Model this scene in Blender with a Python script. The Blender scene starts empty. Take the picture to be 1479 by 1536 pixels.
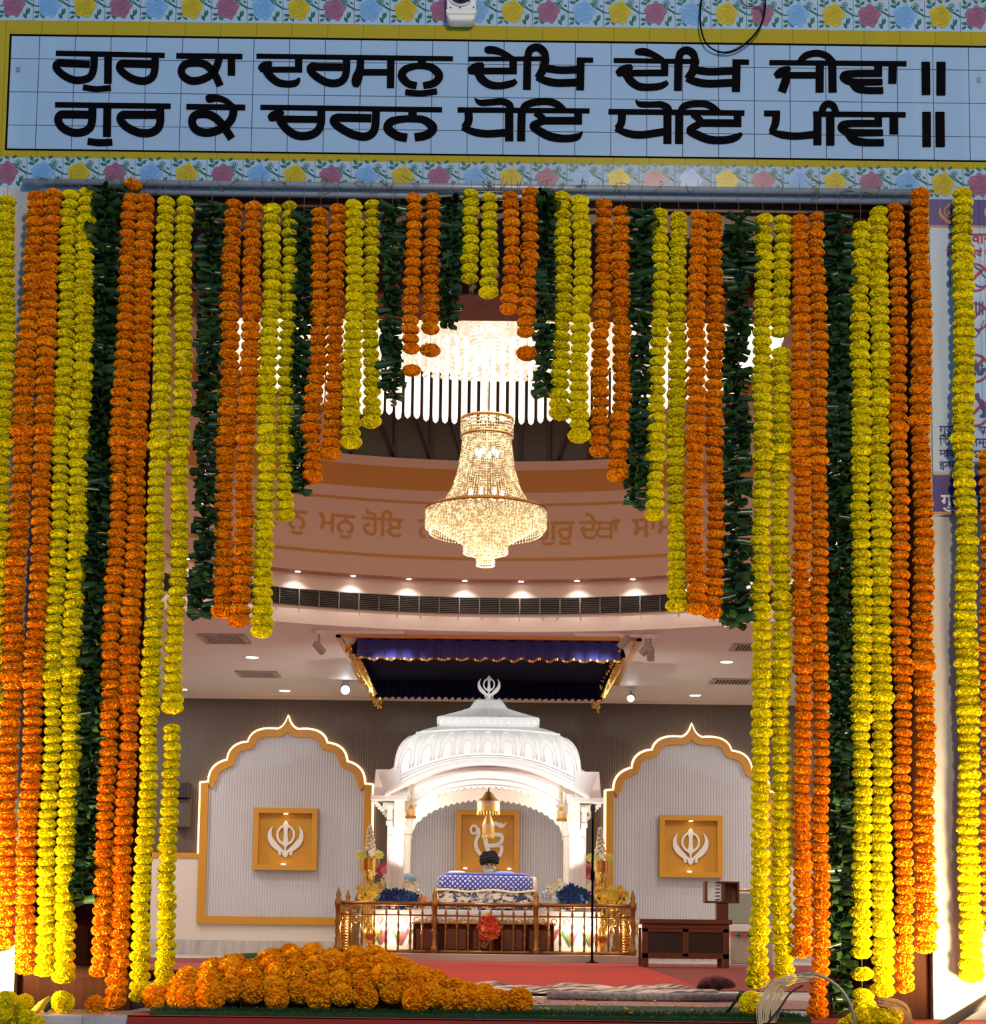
import bpy, math, random
from mathutils import Vector, Matrix, Euler
R = random.Random(7)
SC = bpy.context.scene
COL = SC.collection
PI = math.pi
# ------------------------------------------------------------------ camera
F, PX, PY, H = 2800.0, 739.5, 1093.0, 0.31
PITCH, ROLL = math.atan(312.0 / 2800.0), math.radians(0.70)
FWD = Vector((0, math.cos(PITCH), math.sin(PITCH)))
UP0 = Vector((0, -math.sin(PITCH), math.cos(PITCH)))
RT0 = Vector((1, 0, 0))
RT = RT0 * math.cos(ROLL) + UP0 * math.sin(ROLL)
UPV = UP0 * math.cos(ROLL) - RT0 * math.sin(ROLL)
CAM = Vector((0, 0, H))
cd = bpy.data.cameras.new('camera')
cd.sensor_width = 36.0
cd.lens = 36.0 * F / 1536.0
cd.shift_y = (PY - 768.0) / 1536.0
cd.clip_end = 200
co = bpy.data.objects.new('camera', cd)
COL.objects.link(co)
mw = Matrix((RT, UPV, -FWD)).transposed().to_4x4()
mw.translation = CAM
co.matrix_world = mw
SC.camera = co
# ------------------------------------------------------------------ light
SC.view_settings.view_transform = 'Standard'
SC.view_settings.look = 'None'
SC.view_settings.gamma = 1
SC.view_settings.use_curve_mapping = False
SC.view_settings.exposure = 0.0
W = bpy.data.worlds.new('dusk_sky')
SC.world = W
W.use_nodes = True
bg = W.node_tree.nodes['Background']
bg.inputs[0].default_value = (0.24, 0.50, 0.90, 1)
bg.inputs[1].default_value = 0.46


def lamp(kind, name, loc, power, color, aim=None, size=0.1, spot=60, blend=0.5):
    d = bpy.data.lights.new(name, kind)
    d.energy = power
    d.color = color
    if kind == 'AREA':
        d.shape = 'DISK'
        d.size = size
    elif kind in ('POINT', 'SPOT'):
        d.shadow_soft_size = size
    if kind == 'SPOT':
        d.spot_size = math.radians(spot)
        d.spot_blend = blend
    o = bpy.data.objects.new(name, d)
    COL.objects.link(o)
    o.location = loc
    if aim is not None:
        v = Vector(aim) - Vector(loc)
        o.rotation_euler = v.to_track_quat('-Z', 'Y').to_euler()
    return o


WARM = (1.0, 0.74, 0.38)
SOFT = (1.0, 0.88, 0.78)
# two ground floodlights at the feet of the marble pilasters, washing the facade from below
lamp('SPOT', 'floodlight_west', (-2.16, 7.0, 0.05), 190, WARM, (-1.35, 7.45, 1.6), 0.07, 150, 0.6)
lamp('SPOT', 'floodlight_east', (1.95, 6.88, 0.05), 180, WARM, (1.55, 7.48, 1.5), 0.07, 150, 0.6)
# added warm fill light for the garlands, high behind the camera
lamp('AREA', 'garland_warm_fill', (1.5, -1.5, 6.0), 420, (1.0, 0.78, 0.52), (0, 7.5, 1.6), 0.6)
# hall lamps
for lx, ly in ((-4.5, 10.2), (0, 10.0), (4.5, 10.2), (-5.5, 15), (5.5, 15), (-5.2, 21.2), (5.2, 21.2), (-3.2, 24.2), (3.2, 24.2), (-5.6, 25.6), (5.6, 25.6)):
    lamp('AREA', 'downlight_lamp', (lx, ly, 3.72), 60, SOFT, (lx, ly, 0), 0.35)
lamp('POINT', 'ring_chandelier_lamp', (0, 15.6, 5.2), 115, (1.0, 0.74, 0.50), None, 0.6)
lamp('POINT', 'bell_chandelier_lamp', (-0.04, 15.6, 3.1), 190, (1.0, 0.78, 0.58), None, 0.3)
for sx in (-1, 1):
    lamp('SPOT', 'track_spot_lamp', (sx * 1.75, 20.9, 3.5), 215, (0.92, 0.97, 1.0), (0, 23.6, 2.6), 0.05, 50, 0.6)
lamp('SPOT', 'track_spot_lamp', (-0.6, 20.9, 3.5), 240, (1, 0.93, 0.86), (0, 23.3, 0.9), 0.05, 40, 0.7)
for sx in (-1, 1):
    lamp('SPOT', 'dais_uplight', (-.08 + sx * .92, 22.78, .98), 80, (1, .86, .74), (-.08 + sx * 1.04, 23.3, 2.0), .04, 85, .9)
for sx in (-1, 1):
    lamp('POINT', 'pavilion_lamp', (-0.08 + sx * .72, 24.3, 2.05), 34, (1.0, 0.76, 0.54), None, 0.10)


# ------------------------------------------------------------------ helpers
def ray(px, py):
    return (FWD * F + RT * (px - PX) + UPV * (PY - py))


def at(px, py, Y):
    d = ray(px, py)
    return CAM + d * (Y / d.y)


def atz(px, py, z):
    d = ray(px, py)
    return CAM + d * ((z - H) / d.z)


ORG = {}


def tag(o, label=None, cat=None, group=None, kind=None):
    if label:
        o['label'] = label
    if cat:
        o['category'] = cat
    if group:
        o['group'] = group
    if kind:
        o['kind'] = kind
    return o


def thing(name, label, cat, loc=(0, 0, 0), group=None):
    o = bpy.data.objects.new(name, None)
    o.empty_display_size = 0.05
    COL.objects.link(o)
    o.location = loc
    ORG[o] = Vector(loc)
    return tag(o, label, cat, group)


class MB:
    def __init__(s):
        s.v, s.f, s.m, s.mi = [], [], [], 0

    def mat(s, i):
        s.mi = i
        return s

    def add(s, vs, fs):
        b = len(s.v)
        s.v += [tuple(p) for p in vs]
        for f in fs:
            s.f.append(tuple(b + i for i in f))
            s.m.append(s.mi)
        return s

    def box(s, c, d, rot=None):
        c = Vector(c)
        M = Euler(rot).to_matrix() if rot else None
        vs = []
        for x in (-.5, .5):
            for y in (-.5, .5):
                for z in (-.5, .5):
                    p = Vector((x * d[0], y * d[1], z * d[2]))
                    vs.append(c + (M @ p if M else p))
        return s.add(vs, [(0, 1, 3, 2), (4, 6, 7, 5), (0, 4, 5, 1), (2, 3, 7, 6), (0, 2, 6, 4), (1, 5, 7, 3)])

    def b2(s, a, b):
        return s.box([(a[i] + b[i]) / 2 for i in range(3)], [abs(b[i] - a[i]) for i in range(3)])

    def lathe(s, prof, c=(0, 0, 0), n=24, M=None, cap=True):
        c = Vector(c)
        vs, fs = [], []
        for r, z in prof:
            for k in range(n):
                a = 2 * PI * k / n
                p = Vector((r * math.cos(a), r * math.sin(a), z))
                vs.append(c + (M @ p if M else p))
        for i in range(len(prof) - 1):
            for k in range(n):
                k2 = (k + 1) % n
                fs.append((i * n + k, i * n + k2, (i + 1) * n + k2, (i + 1) * n + k))
        if cap:
            fs.append(tuple(range(n))[::-1])
            fs.append(tuple((len(prof) - 1) * n + k for k in range(n)))
        return s.add(vs, fs)

    def tube(s, pts, r, n=8, cap=True):
        pts = [Vector(p) for p in pts]
        rs = r if isinstance(r, (list, tuple)) else [r] * len(pts)
        vs, fs = [], []
        prev = None
        for i, p in enumerate(pts):
            t = (pts[min(i + 1, len(pts) - 1)] - pts[max(i - 1, 0)])
            t = t.normalized() if t.length > 1e-9 else Vector((0, 0, 1))
            if prev is None:
                a = t.orthogonal().normalized()
            else:
                a = (prev - t * prev.dot(t))
                a = a.normalized() if a.length > 1e-6 else t.orthogonal().normalized()
            prev = a
            b = t.cross(a)
            for k in range(n):
                q = 2 * PI * k / n
                vs.append(p + (a * math.cos(q) + b * math.sin(q)) * rs[i])
        for i in range(len(pts) - 1):
            for k in range(n):
                k2 = (k + 1) % n
                fs.append((i * n + k, i * n + k2, (i + 1) * n + k2, (i + 1) * n + k))
        if cap:
            fs.append(tuple(range(n))[::-1])
            fs.append(tuple((len(pts) - 1) * n + k for k in range(n)))
        return s.add(vs, fs)

    def ball(s, c, r, n=12, m=8):
        c = Vector(c)
        r = r if isinstance(r, (list, tuple)) else (r, r, r)
        vs, fs = [], []
        for i in range(m + 1):
            th = PI * i / m
            for k in range(n):
                a = 2 * PI * k / n
                vs.append(c + Vector((r[0] * math.sin(th) * math.cos(a), r[1] * math.sin(th) * math.sin(a), r[2] * math.cos(th))))
        for i in range(m):
            for k in range(n):
                k2 = (k + 1) % n
                fs.append((i * n + k, (i + 1) * n + k, (i + 1) * n + k2, i * n + k2))
        return s.add(vs, fs)

    def prism(s, poly, depth):
        """poly: world points of a planar outline (single ngon); depth: vector"""
        n = len(poly)
        d = Vector(depth)
        vs = [Vector(p) for p in poly] + [Vector(p) + d for p in poly]
        fs = [tuple(range(n)), tuple(range(2 * n - 1, n - 1, -1))]
        for i in range(n):
            j = (i + 1) % n
            fs.append((i, i + n, j + n, j))
        return s.add(vs, fs)

    def strip(s, A, B, depth=None):
        """quads between two equal-length polylines, optionally extruded by depth"""
        n = len(A)
        vs = [Vector(p) for p in A] + [Vector(p) for p in B]
        fs = [(i, i + 1, n + i + 1, n + i) for i in range(n - 1)]
        if depth is not None:
            d = Vector(depth)
            vs += [v + d for v in vs]
            m = 2 * n
            fs += [(m + i, m + n + i, m + n + i + 1, m + i + 1) for i in range(n - 1)]
            fs += [(i, m + i, m + i + 1, i + 1) for i in range(n - 1)]
            fs += [(n + i, n + i + 1, m + n + i + 1, m + n + i) for i in range(n - 1)]
            fs += [(0, n, m + n, m), (n - 1, m + n - 1, m + 2 * n - 1, 2 * n - 1)]
        return s.add(vs, fs)

    def mesh(s, name, mats, smooth=True, off=Vector((0, 0, 0))):
        me = bpy.data.meshes.new(name)
        me.from_pydata([(v[0] - off[0], v[1] - off[1], v[2] - off[2]) for v in s.v], [], s.f)
        for m in (mats if isinstance(mats, (list, tuple)) else [mats]):
            me.materials.append(m)
        me.polygons.foreach_set('material_index', s.m)
        me.polygons.foreach_set('use_smooth', [smooth] * len(s.f))
        me.update()
        return me

    def build(s, name, mats, parent=None, smooth=False, bevel=0.0, auto=False):
        if parent is not None:
            off = ORG[parent]
        else:
            xs, ys, zs = zip(*s.v)
            off = Vector(((min(xs) + max(xs)) / 2, (min(ys) + max(ys)) / 2, min(zs)))
        me = s.mesh(name, mats, smooth or auto, off)
        if auto:
            me.set_sharp_from_angle(angle=math.radians(38))
        o = bpy.data.objects.new(name, me)
        COL.objects.link(o)
        if parent is not None:
            o.parent = parent
        else:
            o.location = off
        ORG[o] = off
        if bevel:
            b = o.modifiers.new('edge', 'BEVEL')
            b.width = bevel
            b.segments = 2
            b.limit_method = 'ANGLE'
        return o


def struct(o):
    o['kind'] = 'structure'
    return o


def dup(root, loc, label=None):
    r = root.copy()
    COL.objects.link(r)
    r.location = loc
    if label:
        r['label'] = label
    for ch in list(root.children):
        c = ch.copy()
        COL.objects.link(c)
        c.parent = r
        for g in list(ch.children):
            d = g.copy()
            COL.objects.link(d)
            d.parent = c
    return r


def crom(pts, k=6):
    """Catmull-Rom through tuples of any width"""
    if len(pts) < 3:
        return pts
    out = []
    P = [pts[0]] + list(pts) + [pts[-1]]
    for i in range(1, len(P) - 2):
        for j in range(k):
            t = j / k
            out.append(tuple(0.5 * (2 * b + (c - a) * t + (2 * a - 5 * b + 4 * c - d) * t * t + (3 * b - a - 3 * c + d) * t ** 3)
                             for a, b, c, d in zip(P[i - 1], P[i], P[i + 1], P[i + 2])))
    out.append(tuple(pts[-1]))
    return out


def ribbon(pts):
    """pts (x, y, w) -> left and right edges in 2D"""
    L, Rr = [], []
    n = len(pts)
    for i in range(n):
        a, b = pts[max(i - 1, 0)], pts[min(i + 1, n - 1)]
        dx, dy = b[0] - a[0], b[1] - a[1]
        l = math.hypot(dx, dy) or 1
        nx, ny = -dy / l, dx / l
        x, y, w = pts[i]
        L.append((x + nx * w / 2, y + ny * w / 2))
        Rr.append((x - nx * w / 2, y - ny * w / 2))
    return L, Rr


def text_mesh(body, size, bold=0.0, depth=0.0):
    c = bpy.data.curves.new('lettering', 'FONT')
    c.body = body
    c.size = size
    c.offset = bold
    c.extrude = depth
    c.resolution_u = 6
    o = bpy.data.objects.new('lettering', c)
    COL.objects.link(o)
    dg = bpy.context.evaluated_depsgraph_get()
    me = bpy.data.meshes.new_from_object(o.evaluated_get(dg))
    vs = [v.co.copy() for v in me.vertices]
    fs = [tuple(p.vertices) for p in me.polygons]
    bpy.data.objects.remove(o)
    bpy.data.curves.remove(c)
    bpy.data.meshes.remove(me)
    return vs, fs


# ------------------------------------------------------------------ materials
def mat(name, col, rough=0.6, metal=0.0, emit=None, es=0.0, bump=None, vary=None, spec=0.5, trans=0.0, alpha=1.0, sheen=0.0, coat=0.0):
    m = bpy.data.materials.new(name)
    m.use_nodes = True
    nt = m.node_tree
    b = nt.nodes['Principled BSDF']
    b.inputs['Base Color'].default_value = (*col, 1)
    b.inputs['Roughness'].default_value = rough
    b.inputs['Metallic'].default_value = metal
    b.inputs['Specular IOR Level'].default_value = spec
    b.inputs['Coat Weight'].default_value = coat
    if trans:
        b.inputs['Transmission Weight'].default_value = trans
    b.inputs['Sheen Weight'].default_value = sheen
    if emit:
        b.inputs['Emission Color'].default_value = (*emit, 1)
        b.inputs['Emission Strength'].default_value = es
    if bump or vary:
        tc = nt.nodes.new('ShaderNodeTexCoord')
    if bump:
        n = nt.nodes.new('ShaderNodeTexNoise')
        n.inputs['Scale'].default_value = bump[0]
        n.inputs['Detail'].default_value = 4
        nt.links.new(tc.outputs['Object'], n.inputs['Vector'])
        bp = nt.nodes.new('ShaderNodeBump')
        bp.inputs['Strength'].default_value = bump[1]
        bp.inputs['Distance'].default_value = bump[2] if len(bump) > 2 else 0.02
        nt.links.new(n.outputs['Fac'], bp.inputs['Height'])
        nt.links.new(bp.outputs['Normal'], b.inputs['Normal'])
    if vary:  # (scale, other colour, contrast, stretch)
        n = nt.nodes.new('ShaderNodeTexNoise')
        n.inputs['Scale'].default_value = vary[0]
        n.inputs['Detail'].default_value = 5
        src = tc.outputs['Object']
        if len(vary) > 3:
            mp = nt.nodes.new('ShaderNodeMapping')
            mp.inputs['Scale'].default_value = vary[3]
            nt.links.new(src, mp.inputs['Vector'])
            src = mp.outputs['Vector']
        nt.links.new(src, n.inputs['Vector'])
        rp = nt.nodes.new('ShaderNodeValToRGB')
        rp.color_ramp.elements[0].position = 0.5 - vary[2]
        rp.color_ramp.elements[0].color = (*col, 1)
        rp.color_ramp.elements[1].position = 0.5 + vary[2]
        rp.color_ramp.elements[1].color = (*vary[1], 1)
        nt.links.new(n.outputs['Fac'], rp.inputs['Fac'])
        nt.links.new(rp.outputs['Color'], b.inputs['Base Color'])
    return m


def flower_mat(name, c1, c2):
    m = mat(name, c1, 0.8, spec=0.12, bump=(260, 0.6, 0.004))
    nt = m.node_tree
    b = nt.nodes['Principled BSDF']
    oi = nt.nodes.new('ShaderNodeObjectInfo')
    rp = nt.nodes.new('ShaderNodeValToRGB')
    rp.color_ramp.elements[0].color = (*c1, 1)
    rp.color_ramp.elements[1].color = (*c2, 1)
    nt.links.new(oi.outputs['Random'], rp.inputs['Fac'])
    nt.links.new(rp.outputs['Color'], b.inputs['Base Color'])
    b.inputs['Subsurface Weight'].default_value = 0.0
    return m


def flute_mat(name, col, pitch, depth, rough=0.5, groove=None):
    """vertical fluting along object X"""
    m = mat(name, col, rough)
    nt = m.node_tree
    b = nt.nodes['Principled BSDF']
    tc = nt.nodes.new('ShaderNodeTexCoord')
    sp = nt.nodes.new('ShaderNodeSeparateXYZ')
    nt.links.new(tc.outputs['Object'], sp.inputs[0])

    def mth(op, a, bv=None):
        n = nt.nodes.new('ShaderNodeMath')
        n.operation = op
        if isinstance(a, (int, float)):
            n.inputs[0].default_value = a
        else:
            nt.links.new(a, n.inputs[0])
        if bv is not None:
            n.inputs[1].default_value = bv
        return n.outputs[0]
    s = mth('ABSOLUTE', mth('SINE', mth('MULTIPLY', sp.outputs['X'], PI / pitch)))
    bp = nt.nodes.new('ShaderNodeBump')
    bp.inputs['Strength'].default_value = 1.0
    bp.inputs['Distance'].default_value = depth
    nt.links.new(s, bp.inputs['Height'])
    nt.links.new(bp.outputs['Normal'], b.inputs['Normal'])
    if groove:
        rp = nt.nodes.new('ShaderNodeValToRGB')
        rp.color_ramp.elements[0].position = 0.12
        rp.color_ramp.elements[0].color = (*groove, 1)
        rp.color_ramp.elements[1].position = 0.3
        rp.color_ramp.elements[1].color = (*col, 1)
        nt.links.new(s, rp.inputs['Fac'])
        nt.links.new(rp.outputs['Color'], b.inputs['Base Color'])
    return m


def tile_mat(name, col, px, pz, ox, oz, grout, w=0.0035, rough=0.12):
    """glazed tiles in the XZ plane with grout joints, world coordinates through the object frame"""
    m = mat(name, col, rough, spec=0.5)
    nt = m.node_tree
    b = nt.nodes['Principled BSDF']
    tc = nt.nodes.new('ShaderNodeTexCoord')
    sp = nt.nodes.new('ShaderNodeSeparateXYZ')
    nt.links.new(tc.outputs['Object'], sp.inputs[0])

    def mth(op, a, bv=None):
        n = nt.nodes.new('ShaderNodeMath')
        n.operation = op
        for i, q in enumerate((a, bv)):
            if q is None:
                continue
            if isinstance(q, (int, float)):
                n.inputs[i].default_value = q
            else:
                nt.links.new(q, n.inputs[i])
        return n.outputs[0]

    def line(c, o, p):
        f = mth('FRACT', mth('DIVIDE', mth('SUBTRACT', c, o), p))
        return mth('LESS_THAN', f, w / p)
    g = mth('MAXIMUM', line(sp.outputs['X'], ox, px), line(sp.outputs['Z'], oz, pz))
    mx = nt.nodes.new('ShaderNodeMixRGB')
    mx.inputs[1].default_value = (*col, 1)
    mx.inputs[2].default_value = (*grout, 1)
    nt.links.new(g, mx.inputs[0])
    nt.links.new(mx.outputs[0], b.inputs['Base Color'])
    nt.links.new(mth('ADD', mth('MULTIPLY', g, 0.6), rough), b.inputs['Roughness'])
    return m


def sparkle_mat(name, col, e1, e2, s1, s2, scale):
    """cut crystal of a lamp: bulb light and glitter put in as uneven emission"""
    m = mat(name, col, 0.15, spec=0.8)
    nt = m.node_tree
    b = nt.nodes['Principled BSDF']
    tc = nt.nodes.new('ShaderNodeTexCoord')
    v = nt.nodes.new('ShaderNodeTexVoronoi')
    v.inputs['Scale'].default_value = scale
    nt.links.new(tc.outputs['Object'], v.inputs['Vector'])
    sp = nt.nodes.new('ShaderNodeSeparateColor')
    nt.links.new(v.outputs['Color'], sp.inputs[0])
    mr = nt.nodes.new('ShaderNodeMapRange')
    mr.inputs['From Min'].default_value = 0.35
    mr.inputs['To Min'].default_value = s1
    mr.inputs['To Max'].default_value = s2
    nt.links.new(sp.outputs[0], mr.inputs['Value'])
    rp = nt.nodes.new('ShaderNodeValToRGB')
    rp.color_ramp.elements[0].color = (*e1, 1)
    rp.color_ramp.elements[1].color = (*e2, 1)
    nt.links.new(sp.outputs[0], rp.inputs['Fac'])
    nt.links.new(rp.outputs['Color'], b.inputs['Emission Color'])
    nt.links.new(mr.outputs['Result'], b.inputs['Emission Strength'])
    return m


M = {}
M['orange'] = flower_mat('marigold_orange', (0.86, 0.27, 0.002), (0.96, 0.37, 0.004))
M['golden'] = flower_mat('marigold_golden', (0.92, 0.35, 0.003), (1.0, 0.46, 0.006))
M['yellow'] = flower_mat('marigold_yellow', (0.86, 0.70, 0.003), (0.97, 0.82, 0.006))
M['leaf'] = mat('folded_leaf', (0.010, 0.034, 0.010), 0.30, vary=(30, (0.035, 0.085, 0.015), 0.25))
M['string'] = mat('string', (0.16, 0.14, 0.09), 0.9)
M['black'] = mat('black_paint', (0.0025, 0.0025, 0.004), 0.7, spec=0.04)
M['marble'] = mat('grey_marble', (0.62, 0.60, 0.58), 0.25, vary=(3, (0.36, 0.35, 0.35), 0.22, (3, 1, 0.6)))
M['wood'] = mat('dark_wood', (0.070, 0.022, 0.010), 0.75, spec=0.08, vary=(6, (0.030, 0.010, 0.006), 0.3, (6, 1, 0.4)))
M['redwood'] = mat('red_wood', (0.15, 0.035, 0.012), 0.45, vary=(6, (0.07, 0.016, 0.008), 0.3, (0.5, 1, 6)))
M['benchwood'] = mat('bench_wood', (0.17, 0.045, 0.012), 0.35, vary=(5, (0.09, 0.022, 0.008), 0.3, (0.6, 1, 8)))
M['yborder'] = tile_mat('yellow_border_tile', (0.46, 0.35, 0.003), 0.1508, 9, 0.02, -3, (0.25, 0.18, 0.01), 0.003)
M['white'] = mat('white_plastic', (0.8, 0.8, 0.8), 0.35)
M['steel'] = mat('grey_conduit', (0.36, 0.38, 0.40), 0.4, 0.3)
M['salmon'] = mat('salmon_paint', (0.47, 0.31, 0.25), 0.6)
M['pinkish'] = mat('pinkish_paint', (0.60, 0.48, 0.42), 0.45)
M['pale'] = mat('pale_paint', (0.72, 0.62, 0.56), 0.5)
M['ceil'] = mat('ceiling_paint', (0.74, 0.71, 0.68), 0.6)
M['ochre'] = mat('ochre_paint', (0.38, 0.145, 0.010), 0.5)
M['grille'] = mat('grille_metal', (0.035, 0.028, 0.026), 0.35, 0.3)
M['vent'] = mat('vent_metal', (0.40, 0.35, 0.32), 0.5)
M['dark'] = mat('dark_gap', (0.02, 0.018, 0.016), 0.8)
M['glassdark'] = mat('dark_window', (0.055, 0.040, 0.032), 0.25)
M['taupe'] = flute_mat('taupe_fluted', (0.098, 0.076, 0.062), 0.035, 0.003)
M['flute'] = flute_mat('white_fluted', (0.58, 0.60, 0.66), 0.040, 0.006, 0.45, (0.40, 0.41, 0.46))
M['gold'] = mat('gold_paint', (0.60, 0.28, 0.022), 0.4)
M['cream'] = mat('cream_paint', (0.82, 0.70, 0.55), 0.5)
M['wainscot'] = mat('wainscot', (0.72, 0.66, 0.61), 0.5, bump=(40, 0.1))
M['led'] = mat('led_strip', (1, 0.9, 0.7), 0.5, emit=(1.0, 0.62, 0.27), es=4.5)
M['lampw'] = mat('lamp_lens', (1, 1, 1), 0.5, emit=(1.0, 0.94, 0.85), es=14.0)
M['lampc'] = mat('spot_lens', (1, 1, 1), 0.5, emit=(0.85, 0.92, 1.0), es=30.0)
M['lamps'] = mat('small_lens', (1, 1, 1), 0.5, emit=(1.0, 0.75, 0.35), es=5.0)
M['wmarble'] = mat('white_marble', (0.80, 0.80, 0.78), 0.35, bump=(30, 0.15, 0.02))
M['wmetal'] = mat('white_metal', (0.78, 0.78, 0.78), 0.4)
M['shadedmetal'] = mat('shaded_white_metal', (0.34, 0.32, 0.31), 0.4)  # white spotlight heads, their shading put into a darker colour
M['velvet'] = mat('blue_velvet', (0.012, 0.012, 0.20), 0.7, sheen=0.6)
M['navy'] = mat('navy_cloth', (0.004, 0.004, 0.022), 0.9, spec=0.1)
M['brass'] = mat('brass', (0.62, 0.36, 0.10), 0.25, 0.9)
M['brassdull'] = mat('old_brass', (0.33, 0.16, 0.045), 0.35, 0.8)
M['gilt'] = mat('polished_gold', (0.80, 0.52, 0.14), 0.18, 0.95)
M['red'] = mat('red_carpet', (0.52, 0.036, 0.022), 0.95, bump=(300, 0.3, 0.003), vary=(2.5, (0.43, 0.030, 0.018), 0.3))
M['redmuted'] = mat('muted_red_carpet', (0.26, 0.040, 0.032), 0.95, bump=(300, 0.3, 0.003), vary=(1.2, (0.22, 0.034, 0.030), 0.3))
M['redcloth'] = mat('red_cloth', (0.34, 0.020, 0.012), 0.8, bump=(60, 0.2))
M['turf'] = mat('green_turf', (0.010, 0.055, 0.012), 0.9, bump=(500, 0.9, 0.01), vary=(90, (0.02, 0.11, 0.02), 0.2))
M['crystal'] = sparkle_mat('crystal_bead', (0.40, 0.33, 0.22), (1.0, 0.50, 0.15), (1.0, 0.84, 0.50), 0.12, 1.3, 42)
M['crystalrod'] = mat('crystal_rod', (0.30, 0.28, 0.25), 0.15, emit=(1.0, 0.86, 0.72), es=1.25)  # bulb light in the glass put in as even emission
M['crystalbead'] = sparkle_mat('crystal_bead_bright', (0.30, 0.28, 0.25), (1.0, 0.70, 0.46), (1.0, 0.86, 0.70), 0.6, 1.5, 30)
M['drumglow'] = mat('added_drum_glow', (0.30, 0.25, 0.2), 0.5, emit=(1.0, 0.76, 0.55), es=0.75)  # glow of the drum added behind the rods
M['bulb'] = mat('bulb', (1, 1, 1), 0.5, emit=(1.0, 0.85, 0.6), es=14)
M['skin'] = mat('skin', (0.30, 0.16, 0.10), 0.6)
M['cloth_dark'] = mat('slate_cloth', (0.030, 0.045, 0.075), 0.85)
M['turban'] = mat('black_turban', (0.006, 0.006, 0.012), 0.85)
M['beard'] = mat('grey_beard', (0.36, 0.35, 0.35), 0.9, bump=(90, 0.5))
M['whitecloth'] = mat('white_cloth', (0.78, 0.78, 0.80), 0.8, bump=(8, 0.3, 0.05))
M['silver'] = mat('silver', (0.7, 0.7, 0.72), 0.2, 0.95)
M['straw'] = mat('dry_straw', (0.42, 0.33, 0.20), 0.8)
M['greencloth'] = mat('pale_green_glass', (0.34, 0.42, 0.36), 0.2)
# ------------------------------------------------------------------ facade
FY = 7.5


def X(px, py=900, Y=FY):
    return at(px, py, Y).x


def Z(py, px=740, Y=FY):
    return at(px, py, Y).z


z_top = Z(-60)
z_s1, z_s0 = Z(60), Z(234)           # white sign panel
z_y1, z_y0 = Z(39), Z(245)           # yellow border outer
z_b0 = Z(291)                         # underside of the lower rose band
xl, xr = -2.9, 2.9
TP = 56.2 / 373.3
xt0 = at(217, 140, FY).x
zt0 = at(740, 147, FY).z


def front(o):
    return o


w = MB()
w.b2((xl, FY + .012, z_b0), (xr, FY + .5, z_top + .9))
struct(w.build('wall_front', M['marble']))
# pilasters each side of the doorway
w = MB().b2((xl, FY, -1.3), (X(44), FY + .5, z_b0))
struct(w.build('wall_front_left', M['marble']))
w = MB().b2((X(1392), FY, -1.3), (xr, FY + .5, z_b0))
struct(w.build('wall_front_right', M['marble']))


def facade_mesh(mb, name, mats, parent=None, smooth=False):
    o = mb.build(name, mats, parent, smooth)
    return o


def reorigin(o):
    """put an object's frame at the world origin so procedural tile joints use world coordinates"""
    off = ORG[o]
    for v in o.data.vertices:
        v.co += off
    o.location = (0, 0, 0)
    ORG[o] = Vector((0, 0, 0))
    return o


M['signtile'] = tile_mat('white_sign_tile', (0.36, 0.52, 0.70), TP, 54.6 / 373.3, xt0, zt0, (0.07, 0.10, 0.16), 0.0038)
z_r0, z_r1 = z_b0, z_y0
zu0 = z_y1
zu1 = zu0 + (z_r1 - z_r0)
xr0 = at(93.5, 258, FY).x
M['rosetile'] = tile_mat('white_rose_tile', (0.40, 0.55, 0.70), TP, 30, xr0, -7, (0.12, 0.15, 0.20), 0.003)

sign = thing('tiled_sign', 'long white tiled sign with bold black lettering and yellow border above the doorway', 'sign', (0, FY, z_s0))
ORG[sign] = Vector((0, 0, 0))
sign.location = (0, 0, 0)
xs0 = at(14, 140, FY).x
o = MB().b2((xs0, FY, z_s0), (xr, FY + .014, z_s1)).build('tile_panel', M['signtile'], sign)
bd = MB()
x0 = at(-2, 140, FY).x
bd.b2((xl, FY + .001, z_s1), (xr, FY + .013, z_y1))
bd.b2((xl, FY + .001, z_y0), (xr, FY + .013, z_s0))
bd.b2((x0 - .3, FY + .001, z_s0), (xs0, FY + .013, z_s1))
bd.build('border', M['yborder'], sign)
ln = MB()
lw = .008
ln.b2((xs0 - lw, FY - .002, z_s1 - lw), (xr, FY + .01, z_s1))
ln.b2((xs0 - lw, FY - .002, z_s0), (xr, FY + .01, z_s0 + lw * .8))
ln.b2((xs0 - lw, FY - .002, z_s0), (xs0, FY + .01, z_s1))
ln.build('border_line', M['black'], sign)

# lettering: (crop x0, strokes); every stroke is (u, v, w) in a 4.622x enlargement
HL = lambda a, b, w: [(a[0], a[1], w), (b[0], b[1], w)]


def cv(w, *pts):
    return [(p[0], p[1], p[2] if len(p) > 2 else w) for p in pts]


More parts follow.
